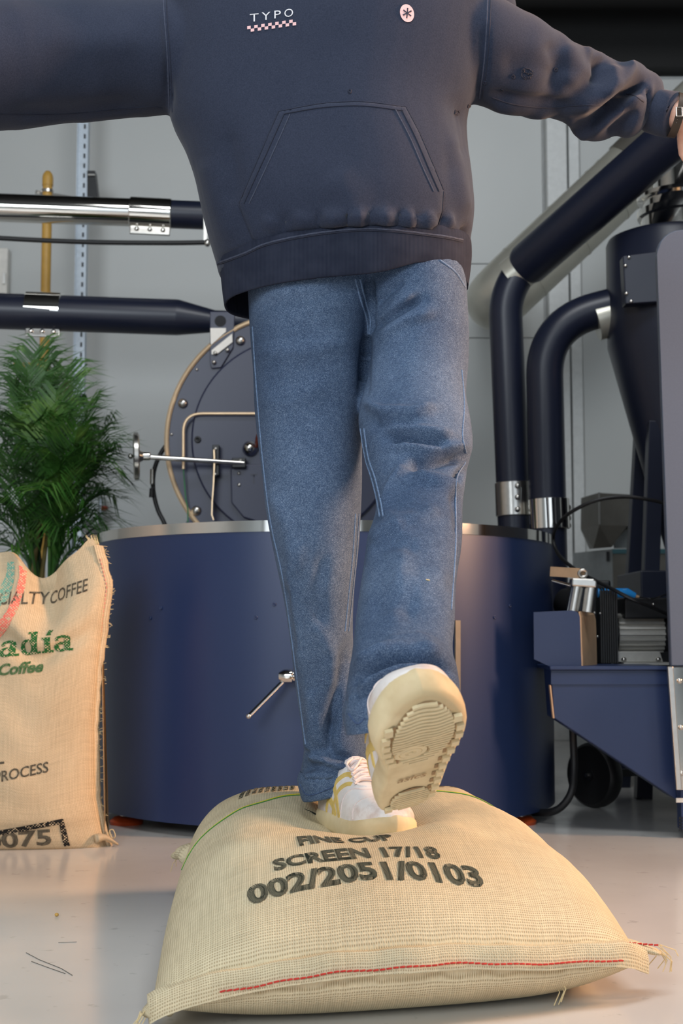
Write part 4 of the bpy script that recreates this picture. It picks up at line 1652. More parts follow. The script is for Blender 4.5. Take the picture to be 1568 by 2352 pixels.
tips = [(72, 770, 0), (150, 800, .05), (30, 840, -.05), (205, 880, .05), (-30, 880, 0), (255, 925, 0), (130, 850, -.15), (-60, 960, .1), (268, 985, .08), (110, 900, -.2),
        (60, 930, -.22), (180, 935, -.2), (250, 1050, -.05), (-50, 1060, -.1), (262, 1100, .1), (20, 1000, -.25), (140, 1010, -.25), (220, 1010, -.18), (-20, 1150, -.12),
        (90, 1080, -.26), (200, 1110, -.2), (235, 1180, -.1), (-40, 1230, .05), (40, 1130, -.22), (150, 1160, -.2), (0, 1240, -.15), (196, 1225, -.12), (110, 820, .15),
        (170, 960, .2), (10, 920, .2), (60, 800, -.1), (90, 745, .05), (230, 945, .15)]
stems = []
for k in range(7):
    a = 2 * math.pi * k / 7
    b = V((pb.x + 0.05 * math.cos(a), PLY + 0.05 * math.sin(a), 0.26))
    e = P(60 + 14 * k, 1165 - 22 * (k % 3), PLY + 0.06 * math.sin(a * 2))
    e.x = pb.x + (e.x - pb.x) * 0.8
    stems.append((b, e))
    MB().tube(spline([b, b.lerp(e, .5) + V((0.01 * math.cos(a), 0, 0)), e], 5), [0.011 - 0.0006 * i for i in range(11)], 8).build('cane', 'cane' if k % 2 else 'leaf', pm)
for i, (x, y, dy) in enumerate(tips):
    tip = P(x, y + 45, PLY + dy)
    b, e = min(stems, key=lambda s: abs(s[1].x - tip.x) + 0.03 * rnd.random())
    kk = rnd.uniform(0.45, 0.98)
    if y > 1100:
        kk = rnd.uniform(0.4, 0.7)
    base = b.lerp(e, kk)
    dist = (tip - base).length
    frond(base, tip, 0.10 + 0.22 * dist * (0.4 + 0.6 * (abs(tip.x - base.x) / max(dist, .01))), int(18 + 36 * dist), 0.165).build('frond', 'leaf', pm, False)

# coffee beans dropped on the floor, scuffs
for (x, y), lab in (((130, 2105), 'single pale bean on the floor left of the lying sack'), ((1232, 2030), 'dark bean on the floor right of the lying sack')):
    p = PZ(x, y, 0.0)
    if x < 700:
        o = MB().ball(p + V((0, 0, 0.003)), (0.0036, 0.0028, 0.003)).build('coffee_bean', 'ochre', None)
    else:
        o = MB().ball(p + V((0, 0, 0.0016)), (0.0022, 0.0018, 0.0016)).build('coffee_bean', 'blackmetal', None)
    tag(o, lab, 'bean')
fl = bpy.data.objects['floor']
for pts in ([(60, 2188), (90, 2204), (140, 2224), (166, 2240)], [(72, 2208), (110, 2222), (150, 2236)], [(134, 2165), (176, 2163)]):
    pp = [PZ(x, y, 0.0006) for x, y in pts]
    MB().tube(pp, 0.00045, 5).build('scuff_mark', 'olive_steel', fl)
# ================================================================== cloth materials
t = NT('worn_blue_denim')
co = t.coord('Object')
fine = t.noise(t.coord('Object', (1500, 1500, 420)), 1.0, 2, 0.7)
fine2 = t.noise(t.coord('Object', (420, 420, 1500)), 1.0, 2, 0.7)
big = t.noise(co, 5.0, 4)
fl_ = t.math('ADD', t.math('MULTIPLY', fine, 0.55), t.math('MULTIPLY', fine2, 0.45))
base = t.ramp(fl_, [(0.36, lin(52, 70, 96)), (0.50, lin(84, 105, 133)), (0.66, lin(150, 166, 186))])
mot = t.noise(co, 110, 4, 0.7)
base = t.mix(0.28, base, t.ramp(mot, [(0.35, lin(128, 140, 160)), (0.62, lin(255, 255, 255))]), 'MULTIPLY')
wash = t.ramp(big, [(0.35, lin(190, 198, 210)), (0.65, lin(250, 250, 252))])
t.col(t.mix(1.0, base, wash, 'MULTIPLY'))
t.set(0.85, 0, 0.2)
t.bump(fl_, 0.35, 0.0009)
M['denim'] = t.m
M['denim_seam'] = simple('faded_denim_seam', lin(104, 126, 156), 0.85, 0, 0.35, 260, 0.5)
M['denim_dark'] = simple('dark_denim_fold', lin(58, 78, 112), 0.85, 0, 0.35, 160, 0.5)

t = NT('washed_navy_fleece')
co = t.coord('Object')
f1 = t.noise(co, 3.2, 4)
f2 = t.noise(co, 480, 3, 0.7)
a = t.ramp(f1, [(0.35, lin(38, 45, 62)), (0.65, lin(50, 56, 73))])
t.col(t.mix(0.35, a, t.ramp(f2, [(0.3, lin(28, 34, 50)), (0.7, lin(66, 72, 90))])))
t.set(0.92, 0, 0.12)
t.b.inputs['Sheen Weight'].default_value = 0.12
t.bump(f2, 0.25, 0.0008)
M['fleece'] = t.m
M['fleece_dark'] = simple('darker_fleece_seam', lin(36, 41, 58), 0.92, 0, 0.2, 120)
M['fleece_pale'] = simple('rubbed_fleece_seam', lin(64, 70, 88), 0.92, 0, 0.25, 200)
t = NT('ribbed_navy_knit')
co = t.coord('Object')
sp = t.n('ShaderNodeSeparateXYZ')
t.l(co, sp.inputs[0])
rib = t.math('SINE', t.math('MULTIPLY', sp.outputs[0], 3000.0))
t.col(t.ramp(t.math('MULTIPLY_ADD', rib, 0.22, t.math('MULTIPLY', t.noise(co, 30, 3), 1.0)), [(0.3, lin(36, 41, 56)), (0.75, lin(50, 55, 70))]))
t.set(0.92, 0, 0.12)
t.bump(rib, 0.15, 0.0005)
M['rib'] = t.m
M['print_white'] = simple('white_print', lin(228, 226, 230), 0.8)
M['print_pink'] = simple('pink_print', lin(242, 196, 196), 0.8)
M['print_navy'] = simple('navy_print', lin(38, 44, 64), 0.85)
t = NT('skin')
f = t.noise(t.coord('Object'), 60, 4)
t.col(t.ramp(f, [(0.3, lin(222, 170, 148)), (0.7, lin(238, 192, 170))]))
t.set(0.5, 0, 0.4)
t.b.inputs['Subsurface Weight'].default_value = 0.12
t.b.inputs['Subsurface Radius'].default_value = (0.01, 0.004, 0.002)
M['skin'] = t.m
M['hair'] = simple('dark_brown_hair', lin(48, 34, 26), 0.6, 0, 0.3, 90, 0.4)
M['strap'] = simple('dark_leather_strap', lin(58, 46, 36), 0.55, 0, 0.2, 90, 0.2)
t = NT('cream_rubber_sole')
f = t.noise(t.coord('Object'), 30, 4)
g = t.noise(t.coord('Object'), 9, 5)
a = t.ramp(f, [(0.3, lin(222, 204, 162)), (0.7, lin(232, 215, 176))])
t.col(t.mix(0.35, a, t.ramp(g, [(0.42, lin(190, 164, 124)), (0.55, (1, 1, 1, 1))]), 'MULTIPLY'))
t.set(0.55, 0, 0.4)
M['rubber_sole'] = t.m
M['tread'] = simple('tread_rubber', lin(225, 207, 166), 0.55, 0, 0.05, 60)
M['tread_gap'] = simple('darker_tread_recess', lin(160, 130, 94), 0.7, 0, 0.12, 60)  # darker brown for tread gaps and the moulded name
t = NT('scuffed_white_leather')
f = t.noise(t.coord('Object'), 14, 5, 0.65)
g = t.noise(t.coord('Object'), 240, 3)
a = t.ramp(f, [(0.40, lin(212, 196, 188)), (0.52, lin(232, 226, 222)), (0.65, lin(238, 234, 232))])
t.col(a)
t.set(0.5, 0, 0.4)
t.bump(t.math('ADD', f, t.math('MULTIPLY', g, 0.1)), 0.25, 0.002)
M['leather'] = t.m
M['lace'] = simple('white_lace', lin(232, 218, 214), 0.85, 0, 0.08, 200)
M['stripe'] = simple('yellow_leather', lin(226, 196, 112), 0.5, 0, 0.08, 60)

BYB = 2.25                                                # depth of the body


def ell(xl, xr, yl, yr, Yc, b, n=48, tilt=0.0, power=2.3, Yl=None, Yr=None):
    """ring through the left and right silhouette pixels; b = half depth, tilt = dz/dy"""
    L, R = P(xl, yl, Yl or Yc), P(xr, yr, Yr or Yc)
    c = (L + R) / 2
    ax = (R - L) / 2
    out = []
    for k in range(n):
        a = 2 * math.pi * k / n
        ca, sa = math.cos(a), math.sin(a)
        q = 2.0 / power
        x = math.copysign(abs(ca) ** q, ca)
        y = math.copysign(abs(sa) ** q, sa)
        out.append(c + ax * x + V((0, b * y, b * y * tilt)))
    return out


def resample(rings, n):
    out = []
    m = len(rings)
    for i in range((m - 1) * n + 1):
        t = i / n
        k = min(int(t), m - 2)
        u = t - k
        r0, r1 = rings[max(k - 1, 0)], rings[k]
        r2, r3 = rings[k + 1], rings[min(k + 2, m - 1)]
        out.append([0.5 * ((2 * b) + (c - a) * u + (2 * a - 5 * b + 4 * c - d) * u * u + (3 * b - a - 3 * c + d) * u ** 3)
                    for a, b, c, d in zip(r0, r1, r2, r3)])
    return out


# ------------------------------------------------------------------ body (one continuous figure; the head is above the frame)
bd = MB()
bx = P(745, 300, BYB).x
sh_z = 1.585


def seg(a, b, r0, r1, n=16):
    bd.tube([V(a), V(a).lerp(V(b), .5), V(b)], [r0, (r0 + r1) / 2, r1], n)
    bd.ball(a, r0, n)
    bd.ball(b, r1, n)


bd.loft(resample([ell(700, 960, 660, 660, BYB + .02, 0.07), ell(610, 990, 560, 560, BYB, 0.095), ell(610, 930, 380, 380, BYB, 0.09),
                  ell(560, 950, 180, 180, BYB, 0.10), ell(560, 960, 0, 0, BYB, 0.09), ell(640, 880, -110, -110, BYB, 0.06)], 4))
hip_r, hip_l = P(690, 790, BYB + .02), P(960, 760, BYB)
kn_r, an_r = P(735, 1280, BYB - .02), P(772, 1800, BYB + .03)
kn_l, an_l = P(955, 1030, 2.10), P(936, 1620, 1.625)
seg(hip_r, kn_r, 0.068, 0.05)
seg(kn_r, an_r, 0.048, 0.032)
seg(hip_l, kn_l, 0.062, 0.046)
seg(kn_l, an_l, 0.046, 0.030)
nk = V((bx, BYB + 0.01, sh_z))
hd = V((bx + 0.01, BYB - 0.015, sh_z + 0.225))
seg(nk, nk + V((0, 0, 0.11)), 0.058, 0.052)
bd.ball(hd, (0.076, 0.094, 0.112), 24)
bd.ball(hd + V((0, -0.035, -0.075)), (0.050, 0.055, 0.045), 18)
bd.ball(hd + V((0, -0.098, -0.018)), (0.014, 0.020, 0.026), 12)
bd.ball(hd + V((0, -0.090, -0.062)), (0.026, 0.010, 0.010), 12)
for s in (-1, 1):
    bd.ball(hd + V((s * 0.077, 0.008, -0.01)), (0.012, 0.022, 0.034), 12)
    bd.ball(hd + V((s * 0.033, -0.083, 0.008)), (0.017, 0.012, 0.009), 12)
    bd.ball(hd + V((s * 0.033, -0.084, 0.028)), (0.024, 0.012, 0.008), 12)
ws_l, ws_r = P(1560, 265, 2.385), P(-420, 195, 1.98)
sh_l, el_l = P(1080, 60, BYB + .01), P(1320, 196, BYB + .14)
sh_r, el_r = P(400, 110, BYB), P(20, 150, BYB - .13)
seg(P(900, -20, BYB), sh_l, 0.06, 0.055)
seg(sh_l, el_l, 0.052, 0.040)
seg(el_l, P(1500, 250, 2.415), 0.034, 0.024)
seg(P(1500, 250, 2.415), ws_l, 0.024, 0.026)
seg(P(600, -20, BYB), sh_r, 0.06, 0.055)
seg(sh_r, el_r, 0.052, 0.040)
seg(el_r, ws_r, 0.040, 0.028)


def hand(w, d, nrm, thumb_sign):
    """palm, four bent fingers of unequal length and a thumb leaving the side of the palm"""
    w, d, nrm = V(w), V(d).normalized(), V(nrm)
    nrm = (nrm - d * nrm.dot(d)).normalized()
    side = d.cross(nrm) * thumb_sign
    pc = w + d * 0.055
    rot = Matrix((d, side, nrm)).transposed()
    bd.ball(pc, (0.052, 0.040, 0.016), 16, rot)
    for k, (off, L) in enumerate(((0.029, 0.070), (0.010, 0.078), (-0.009, 0.073), (-0.027, 0.058))):
        b = w + d * 0.088 + side * off
        m1 = b + (d * 0.97 - nrm * 0.22) * L * 0.45 + side * off * 0.12
        m2 = m1 + (d * 0.85 - nrm * 0.5) * L * 0.32
        m3 = m2 + (d * 0.65 - nrm * 0.75) * L * 0.26
        bd.tube([b - d * 0.02, b, m1, m2, m3], [0.0095, 0.0092, 0.0088, 0.0080, 0.0068], 10)
        bd.ball(m3, 0.0068, 10)
    b = w + d * 0.030 + side * 0.030
    m1 = b + (d * 0.55 + side * 0.62 - nrm * 0.2) * 0.036
    m2 = m1 + (d * 0.85 + side * 0.25 - nrm * 0.3) * 0.032
    bd.tube([b - side * 0.015, b, m1, m2], [0.013, 0.0125, 0.0105, 0.008], 10)
    bd.ball(m2, 0.008, 10)
    bd.ball(w + d * 0.012, (0.030, 0.030, 0.022), 14, rot)


hand(ws_l, P(1660, 335, 2.40) - ws_l, (0.3, 0.55, 0.75), -1)
hand(ws_r, V((-1, -0.2, -0.10)), (0, 0.1, 1), 1)
body_me = remesh(bd, 0.0045, 5)
person = mesh_obj('person', body_me, 'skin')
tag(person, 'person in navy hoodie and blue jeans stepping off the burlap sack, one foot raised', 'person')
WL[person.name] = V((0, 0, 0))

hair = MB().ball(hd + V((0, 0.022, 0.022)), (0.086, 0.098, 0.112), 28).build('hair', 'hair', person)

# ------------------------------------------------------------------ hoodie
hm = MB()
Yh = BYB
tor = [ell(505, 1076, 640, 632, Yh, 0.150), ell(497, 1079, 606, 560, Yh, 0.158), ell(484, 1084, 556, 520, Yh, 0.165), ell(470, 1087, 500, 480, Yh, 0.168),
       ell(450, 1082, 420, 410, Yh, 0.165), ell(426, 1074, 350, 330, Yh, 0.160), ell(398, 1078, 285, 265, Yh, 0.155), ell(382, 1100, 200, 190, Yh, 0.150),
       ell(378, 1118, 80, 80, Yh, 0.145), ell(390, 1118, -20, -20, Yh, 0.132), ell(470, 1060, -110, -110, Yh, 0.10), ell(620, 890, -165, -165, Yh, 0.07)]
hm.loft(resample(tor, 5))


def arm(pts):
    path = spline([P(x, y, Y) for x, y, Y, r in pts], 6)
    rr = []
    for i in range(len(pts) - 1):
        for k in range(6):
            u = k / 6
            u = u * u * (3 - 2 * u)
            rr.append(mm(pts[i][3] * (1 - u) + pts[i + 1][3] * u, pts[i][2]))
    rr.append(mm(pts[-1][3], pts[-1][2]))
    hm.tube(path, rr, 40)


arm([(520, 120, Yh, 110), (420, 128, Yh, 128), (300, 132, 2.23, 134), (150, 142, 2.19, 142), (0, 152, 2.14, 146), (-160, 165, 2.09, 138), (-300, 185, 2.03, 100), (-360, 192, 2.00, 66)])
arm([(1000, 90, Yh, 110), (1090, 112, 2.26, 128), (1170, 142, 2.28, 118), (1240, 168, 2.31, 102), (1290, 184, 2.33, 88), (1345, 206, 2.36, 88), (1400, 226, 2.39, 84), (1440, 228, 2.40, 82),
     (1468, 232, 2.41, 72), (1488, 246, 2.41, 58), (1500, 254, 2.41, 44)])
hm.ball(P(1372, 268, 2.38), (mm(66, 2.38), 0.055, mm(58, 2.38)), 20)
hm.ball(P(1440, 262, 2.38), (mm(46, 2.38), 0.05, mm(56, 2.38)), 20)
hm.ball(P(1450, 195, 2.42), (mm(46, 2.4), 0.045, mm(52, 2.4)), 20)
hm.ball(P(1105, 40, 2.33), (0.062, 0.085, 0.075), 20)
hood_me = remesh(hm, 0.0055, 7)
noise_push(hood_me, 7.0, 0.004, 3.0)
H = [
    # sleeve on the right: heavy bunched folds
    ([(1310, 250), (1360, 226), (1415, 196), (1445, 165), (1468, 148)], 20, 16),
    ([(1345, 300), (1392, 258), (1432, 214), (1486, 184)], 13, -22),
    ([(1350, 306), (1400, 262), (1440, 240), (1478, 228)], 14, 12),
    ([(1395, 318), (1430, 285), (1460, 250)], 14, -10),
    ([(1340, 118), (1368, 112), (1380, 140)], 15, 8),
    ([(1372, 130), (1376, 170), (1366, 200)], 14, -12),
    ([(1405, 150), (1396, 190), (1370, 215)], 14, 9),
    ([(1300, 100), (1330, 160), (1300, 200)], 20, 7),
    ([(1262, 90), (1290, 150), (1260, 220)], 20, -7),
    ([(1120, 240), (1190, 262), (1270, 268)], 16, 6),
    ([(1130, 215), (1200, 228), (1280, 236), (1320, 240)], 12, -7),
    ([(1150, 150), (1240, 150), (1300, 170)], 28, -5),
    ([(1305, 268), (1318, 300), (1350, 320)], 14, 8),
    ([(1490, 200), (1496, 250), (1482, 300)], 7, -10),
    # armpits and sides
    ([(1112, 60), (1110, 150), (1098, 232)], 9, -6),
    ([(1060, 240), (1078, 300), (1072, 360)], 16, -7),
    ([(1040, 300), (1058, 420), (1072, 500)], 18, 6),
    ([(1066, 520), (1074, 548)], 9, -12),
    ([(1036, 210), (1052, 300), (1040, 420)], 24, -4),
    ([(386, 255), (400, 300), (440, 400)], 16, 4),
    ([(378, 20), (386, 130), (390, 255)], 9, -6),
    ([(20, 262), (160, 258), (320, 235)], 24, -5),
    ([(40, 285), (200, 278), (330, 258)], 12, 4),
    ([(80, 80), (200, 100), (330, 90)], 40, 4),
    # body drape
    ([(470, 360), (500, 470), (530, 560)], 30, 5),
    ([(520, 300), (540, 420), (530, 470)], 24, -4),
    ([(700, 520), (860, 505), (1000, 520)], 22, 7),
    ([(760, 400), (800, 460), (790, 520)], 40, 5),
    ([(600, 540), (730, 527), (860, 519), (1000, 534), (1066, 548)], 9, -10),
    ([(500, 600), (560, 576), (600, 556)], 9, -8),
]
for x, s in ((618, 1), (655, -1), (690, 1), (735, -1), (760, 1), (800, -1), (822, 1), (850, -1), (880, 1), (916, -1), (934, 1), (956, -1), (980, 1), (1010, -1), (1030, 1)):
    yb = 522 + abs(x - 860) ** 1.6 * 0.0016
    H.append(([(x, yb - 34), (x + 5 * s, yb - 4)], 9, 5.5 * s))
sculpt(hood_me, [(p, w_, a * 1.3) for p, w_, a in H])
hoodie = mesh_obj('hoodie', hood_me, 'fleece', person)
hood_bvh = bvh_of(hood_me)

# waistband: an open ribbed ring hanging below the seam
wb_rings = [ell(499, 1078, 602, 556, Yh, 0.150), ell(503, 1081, 612, 566, Yh, 0.160), ell(507, 1082, 640, 598, Yh, 0.159), ell(511, 1079, 676, 632, Yh, 0.155), ell(515, 1075, 704, 660, Yh, 0.150),
            ell(517, 1074, 707, 663, Yh, 0.146), ell(520, 1070, 700, 656, Yh, 0.143), ell(516, 1070, 640, 600, Yh, 0.148)]
band = MB().loft(resample(wb_rings, 3), cap=False)
for v in band.v:
    q = 0.004 * noise.noise(V((v.x * 16, v.y * 8, 4)))
    v.y += q
    if v.y < Yh:
        v.z += 0.020 * math.exp(-((v.x - 0.135) / 0.05) ** 2) * smoothstep(P(960, 560, 2.1).z, P(960, 630, 2.1).z, v.z)
wbo = band.build('waistband', 'rib', hoodie, True, 180)
wb_bvh = bvh_of(wbo.data)

# cuffs
def ring_tube(path, rads, name, mat, parent, th=0.004, seg=28):
    p = list(path) + [path[-1], path[-1].lerp(path[0], 0.5)]
    r = list(rads) + [rads[-1] - th, rads[-1] - th]
    p[-2] = path[-1] + (path[-1] - path[-2]) * 0.02
    return MB().tube(p, r, seg, cap=False).build(name, mat, parent, True, 180)


cu = [P(1486, 248, 2.405), P(1500, 254, 2.40), P(1520, 260, 2.395), P(1545, 264, 2.385)]
ring_tube(cu, [mm(46, 2.4), mm(52, 2.4), mm(53, 2.4), mm(54, 2.4)], 'cuff', 'fleece', hoodie)
cu = [P(-355, 192, 2.0), P(-390, 194, 1.99), P(-420, 195, 1.985)]
ring_tube(cu, [mm(60, 2.0), mm(56, 2.0), mm(56, 2.0)], 'cuff', 'fleece', hoodie)
# hood lying behind the neck
hb = MB()
pts = []
for i in range(9):
    a = -0.3 + (math.pi + 0.6) * i / 8
    pts.append(V((bx + 0.135 * math.cos(a), Yh + 0.02 + 0.13 * math.sin(a), 1.60 + 0.02 * math.sin(a))))
hb.tube(spline(pts, 4), 0.045, 16)
hb.ball((bx, Yh + 0.12, 1.52), (0.13, 0.05, 0.10), 20)
hb.build('hood', 'fleece', hoodie)

VIEW = lambda px, py, off: cast(hood_bvh, px, py, off)


def px_line(pts, bvh, r, name, mat, parent, off=0.0006, n=10, seg=6):
    sm = spline([V((x, y, 0)) for x, y in pts], n)
    path = []
    for q in sm:
        p = cast(bvh, q.x, q.y, off)
        if p is not None and (not path or (p - path[-1]).length > 0.0008):
            if path and (p - path[-1]).length > 0.06:
                continue
            path.append(p)
    if len(path) > 2:
        return MB().tube(path, r, seg).build(name, mat, parent)


# kangaroo pocket: a second layer of cloth with turned edges
PK = [(640, 256), (690, 244), (740, 238), (830, 234), (890, 239), (932, 246), (965, 310), (995, 380), (1018, 438), (1016, 480), (1006, 512), (1000, 530),
      (940, 524), (860, 519), (740, 526), (660, 540), (600, 552), (580, 548), (562, 505), (548, 470), (580, 395), (612, 320)]
bm = refine(poly_bm(PK), 16)
pk = [np.array(q, float) for q in PK]


def pk_map(x, y):
    d = 1e9
    for a, b in zip(pk, pk[1:] + pk[:1]):
        dd, _ = seg_dist(np.array([[x, y]]), a, b)
        d = min(d, dd[0])
    return VIEW(x, y, 0.0008 + 0.0042 * min(1, d / 7))


pocket = bm_map(bm, pk_map, 'pocket', 'fleece', hoodie)
pk_bvh = bvh_of(pocket.data, hood_me)
for pts in ([(652, 262), (622, 330), (590, 400), (560, 468)], [(922, 252), (955, 318), (985, 388), (1008, 440)], [(650, 262), (740, 247), (830, 243), (925, 254)],
            [(640, 256), (740, 238), (830, 234), (932, 246)], [(640, 256), (612, 320), (580, 395), (549, 468)], [(932, 246), (965, 310), (995, 380), (1018, 436)],
            [(549, 472), (562, 505), (580, 548)], [(1018, 440), (1014, 490), (1002, 530)]):
    px_line(pts, pk_bvh, 0.0010, 'pocket_stitch', 'fleece_dark', pocket, 0.0003)
px_line([(666, 262), (636, 330), (604, 400), (572, 468)], pk_bvh, 0.0012, 'pocket_stitch', 'fleece_pale', pocket, 0.0002)
px_line([(908, 252), (942, 318), (972, 388), (996, 440)], pk_bvh, 0.0012, 'pocket_stitch', 'fleece_pale', pocket, 0.0002)
# seams
for pts in ([(374, -60), (376, 20), (384, 130), (389, 258)], [(1120, -60), (1118, 40), (1112, 140), (1100, 226)]):
    px_line(pts, hood_bvh, 0.0014, 'armhole_seam', 'fleece_pale', hoodie, 0.0)
    px_line([(x + 7, y) for x, y in pts], hood_bvh, 0.0011, 'armhole_seam', 'fleece_dark', hoodie, 0.0)
px_line([(500, 604), (560, 582), (620, 557), (740, 534), (860, 526), (1000, 540), (1062, 551)], bvh_of(hood_me, wbo.data), 0.0016, 'waist_seam', 'fleece_pale', hoodie, 0.0006)
px_line([(500, 608), (560, 586), (620, 561), (740, 538), (860, 530), (1000, 544), (1062, 555)], bvh_of(hood_me, wbo.data), 0.0012, 'waist_seam', 'fleece_dark', hoodie, 0.0006)
px_line([(0, 262), (150, 262), (330, 246), (372, 248)], hood_bvh, 0.0010, 'sleeve_seam', 'fleece_dark', hoodie, 0.0)
px_line([(1130, 224), (1180, 240), (1260, 248), (1320, 242), (1400, 242)], hood_bvh, 0.0012, 'sleeve_seam', 'fleece_dark', hoodie, 0.0)
px_line([(1438, 216), (1456, 220), (1478, 234)], hood_bvh, 0.0012, 'sleeve_seam', 'fleece_dark', hoodie, 0.0)
# prints on the chest
for ch, x in (('T', 574), ('Y', 601), ('P', 630), ('O', 653)):
    bm = flat_text(ch, -0.004)
    x0, x1, y0, y1 = bm_bounds(bm)
    refine(bm, 0.3)
    k = 19 / 0.72
    bm_map(bm, lambda a, b: VIEW(x + (a - x0) * 20 / (x1 - x0) * (0.75 if ch == 'P' else 1), 51 - b * k - (x - 574) * 0.135 - (a - x0) * 3, 0.0012), 'printed_letter', 'print_white', hoodie)
bm = bmesh.new()
for i in range(14):
    for j in range(2):
        if (i + j) % 2 == 0:
            x0, y0 = 568 + 8 * i, 61 + 7 * j - i * 1.18
            bm.faces.new([bm.verts.new(c) for c in ((x0, y0, 0), (x0 + 8, y0 - 1.2, 0), (x0 + 8, y0 + 5.8, 0), (x0, y0 + 7, 0))])
bm_map(bm, lambda a, b: VIEW(a, b, 0.0012), 'printed_checks', 'print_pink', hoodie)
bm = refine(poly_bm([(934 + 16 * math.cos(a) + 2.5 * math.sin(a), 31 + 20.5 * math.sin(a)) for a in [2 * math.pi * k / 32 for k in range(32)]]), 8)
bm_map(bm, lambda a, b: VIEW(a, b, 0.0012), 'printed_badge', 'print_pink', hoodie)
bm = bmesh.new()
for k in range(3):
    a = math.pi / 2 + k * math.pi / 3 + 0.1
    dx, dy = math.cos(a), math.sin(a)
    for s in (-1, 1):
        bm.faces.new([bm.verts.new(c) for c in ((934 - dy * 1.2, 31 + dx * 1.2, 0), (934 + dy * 1.2, 31 - dx * 1.2, 0), (934 + s * dx * 11 + dy * 1.6, 31 + s * dy * 12 - dx * 1.6, 0),
                                               (934 + s * dx * 11 - dy * 1.6, 31 + s * dy * 12 + dx * 1.6, 0))])
bm_map(refine(bm, 8), lambda a, b: VIEW(a, b, 0.0020), 'badge_asterisk', 'print_navy', hoodie)
# worn holes in the sleeve and side
rnd = random.Random(2)
for x, y, s in ((1208, 168, 13), (1276, 160, 4), (1178, 176, 4), (1113, 190, 3.5), (1048, 258, 6), (803, 210, 3.5), (1152, 207, 3), (1076, 244, 3.5)):
    pts = []
    for k in range(14):
        a = 2 * math.pi * k / 14
        q = s * rnd.uniform(0.7, 1.1)
        pts.append((x + q * math.cos(a), y + q * math.sin(a)))
    path = [VIEW(a, b, 0.0004) for a, b in pts]
    if all(path):
        MB().tube(path, 0.0014, 5, closed=True).build('frayed_hole', 'fleece_dark', hoodie)
    if s > 8:
        for _ in range(16):
            a, b = x + rnd.uniform(-10, 10), y + rnd.uniform(-9, 9)
            pp = [VIEW(a, b, 0.0004), VIEW(a + 3, b + 2, 0.0016), VIEW(a + 6, b + rnd.uniform(-3, 4), 0.0004)]
            if all(pp):
                MB().tube(pp, 0.0010, 4).build('frayed_thread', 'fleece_dark', hoodie)

# wrist watch
wd = (P(1575, 270, 2.385) - P(1545, 263, 2.385)).normalized()
wc0 = P(1553, 265, 2.385)
u, tt = frame(wd)
ws = MB()
rings = []
for k in range(40):
    a = 2 * math.pi * k / 40
    o = u * math.cos(a) + tt * math.sin(a)
    rr0 = 0.0365
    rings.append([wc0 - wd * 0.007 + o * rr0, wc0 + wd * 0.007 + o * rr0, wc0 + wd * 0.007 + o * (rr0 + 0.003), wc0 - wd * 0.007 + o * (rr0 + 0.003)])
ws.loft(rings, closed=True)
watch = ws.build('watch_strap', 'strap', person, True, 40)
bp = P(1559, 258, 2.385 - 0.040)
MB().tube([bp + V((a, -0.002, b)) for a, b in ((-.005, -.008), (.005, -.008), (.005, .008), (-.005, .008))], 0.0016, 8, closed=True).build('buckle', 'steel', watch)
for k in range(4):
    MB().ball(P(1557 - k * 1.5, 246 + 6 * k if k < 2 else 258 + 8 * k, 2.385 - 0.0385), 0.0012, 8).build('strap_hole', 'blackmetal', watch)

# ------------------------------------------------------------------ jeans
jm = MB()
legR = [ell(566, 900, 640, 640, BYB, 0.125), ell(569, 862, 700, 700, BYB, 0.128), ell(574, 846, 770, 770, BYB, 0.125), ell(582, 840, 850, 850, BYB, 0.118), ell(586, 838, 940, 940, BYB, 0.110),
        ell(593, 832, 1020, 1020, BYB - .01, 0.103), ell(602, 832, 1100, 1100, BYB - .02, 0.098), ell(612, 828, 1180, 1180, BYB - .025, 0.094), ell(628, 822, 1260, 1260, BYB - .025, 0.090),
        ell(644, 814, 1340, 1340, BYB - .02, 0.087), ell(658, 810, 1420, 1420, BYB - .01, 0.085), ell(670, 812, 1500, 1500, BYB, 0.085), ell(681, 822, 1590, 1590, BYB + .01, 0.085),
        ell(691, 832, 1670, 1670, BYB + .015, 0.086), ell(696, 842, 1720, 1716, BYB + .015, 0.087), ell(686, 848, 1780, 1762, BYB + .015, 0.088)]
jm.loft(resample(legR, 4))
jm.loft(resample([ell(800, 1070, 620, 620, BYB, 0.125), ell(826, 1073, 680, 680, BYB, 0.128), ell(842, 1076, 760, 760, BYB - .01, 0.124), ell(842, 1073, 840, 840, BYB - .04, 0.115),
                  ell(834, 1070, 905, 905, BYB - .085, 0.108), ell(822, 1081, 965, 965, BYB - .13, 0.106), ell(832, 1086, 1025, 1025, BYB - .17, 0.104), ell(846, 1072, 1085, 1085, BYB - .205, 0.100),
                  ell(866, 1060, 1160, 1160, BYB - .272, 0.098), ell(842, 1057, 1240, 1240, BYB - .345, 0.098), ell(831, 1050, 1330, 1330, BYB - .42, 0.098), ell(817, 1043, 1420, 1420, BYB - .495, 0.098),
                  ell(806, 1039, 1490, 1490, BYB - .55, 0.098, tilt=-0.1), ell(797, 1050, 1560, 1552, BYB - .595, 0.096, tilt=-0.3), ell(792, 1056, 1620, 1600, BYB - .625, 0.086, tilt=-0.1)], 4))
jean_me = remesh(jm, 0.0045, 6)
noise_push(jean_me, 9.0, 0.0035, 9.0, (1, 1, 0.6))
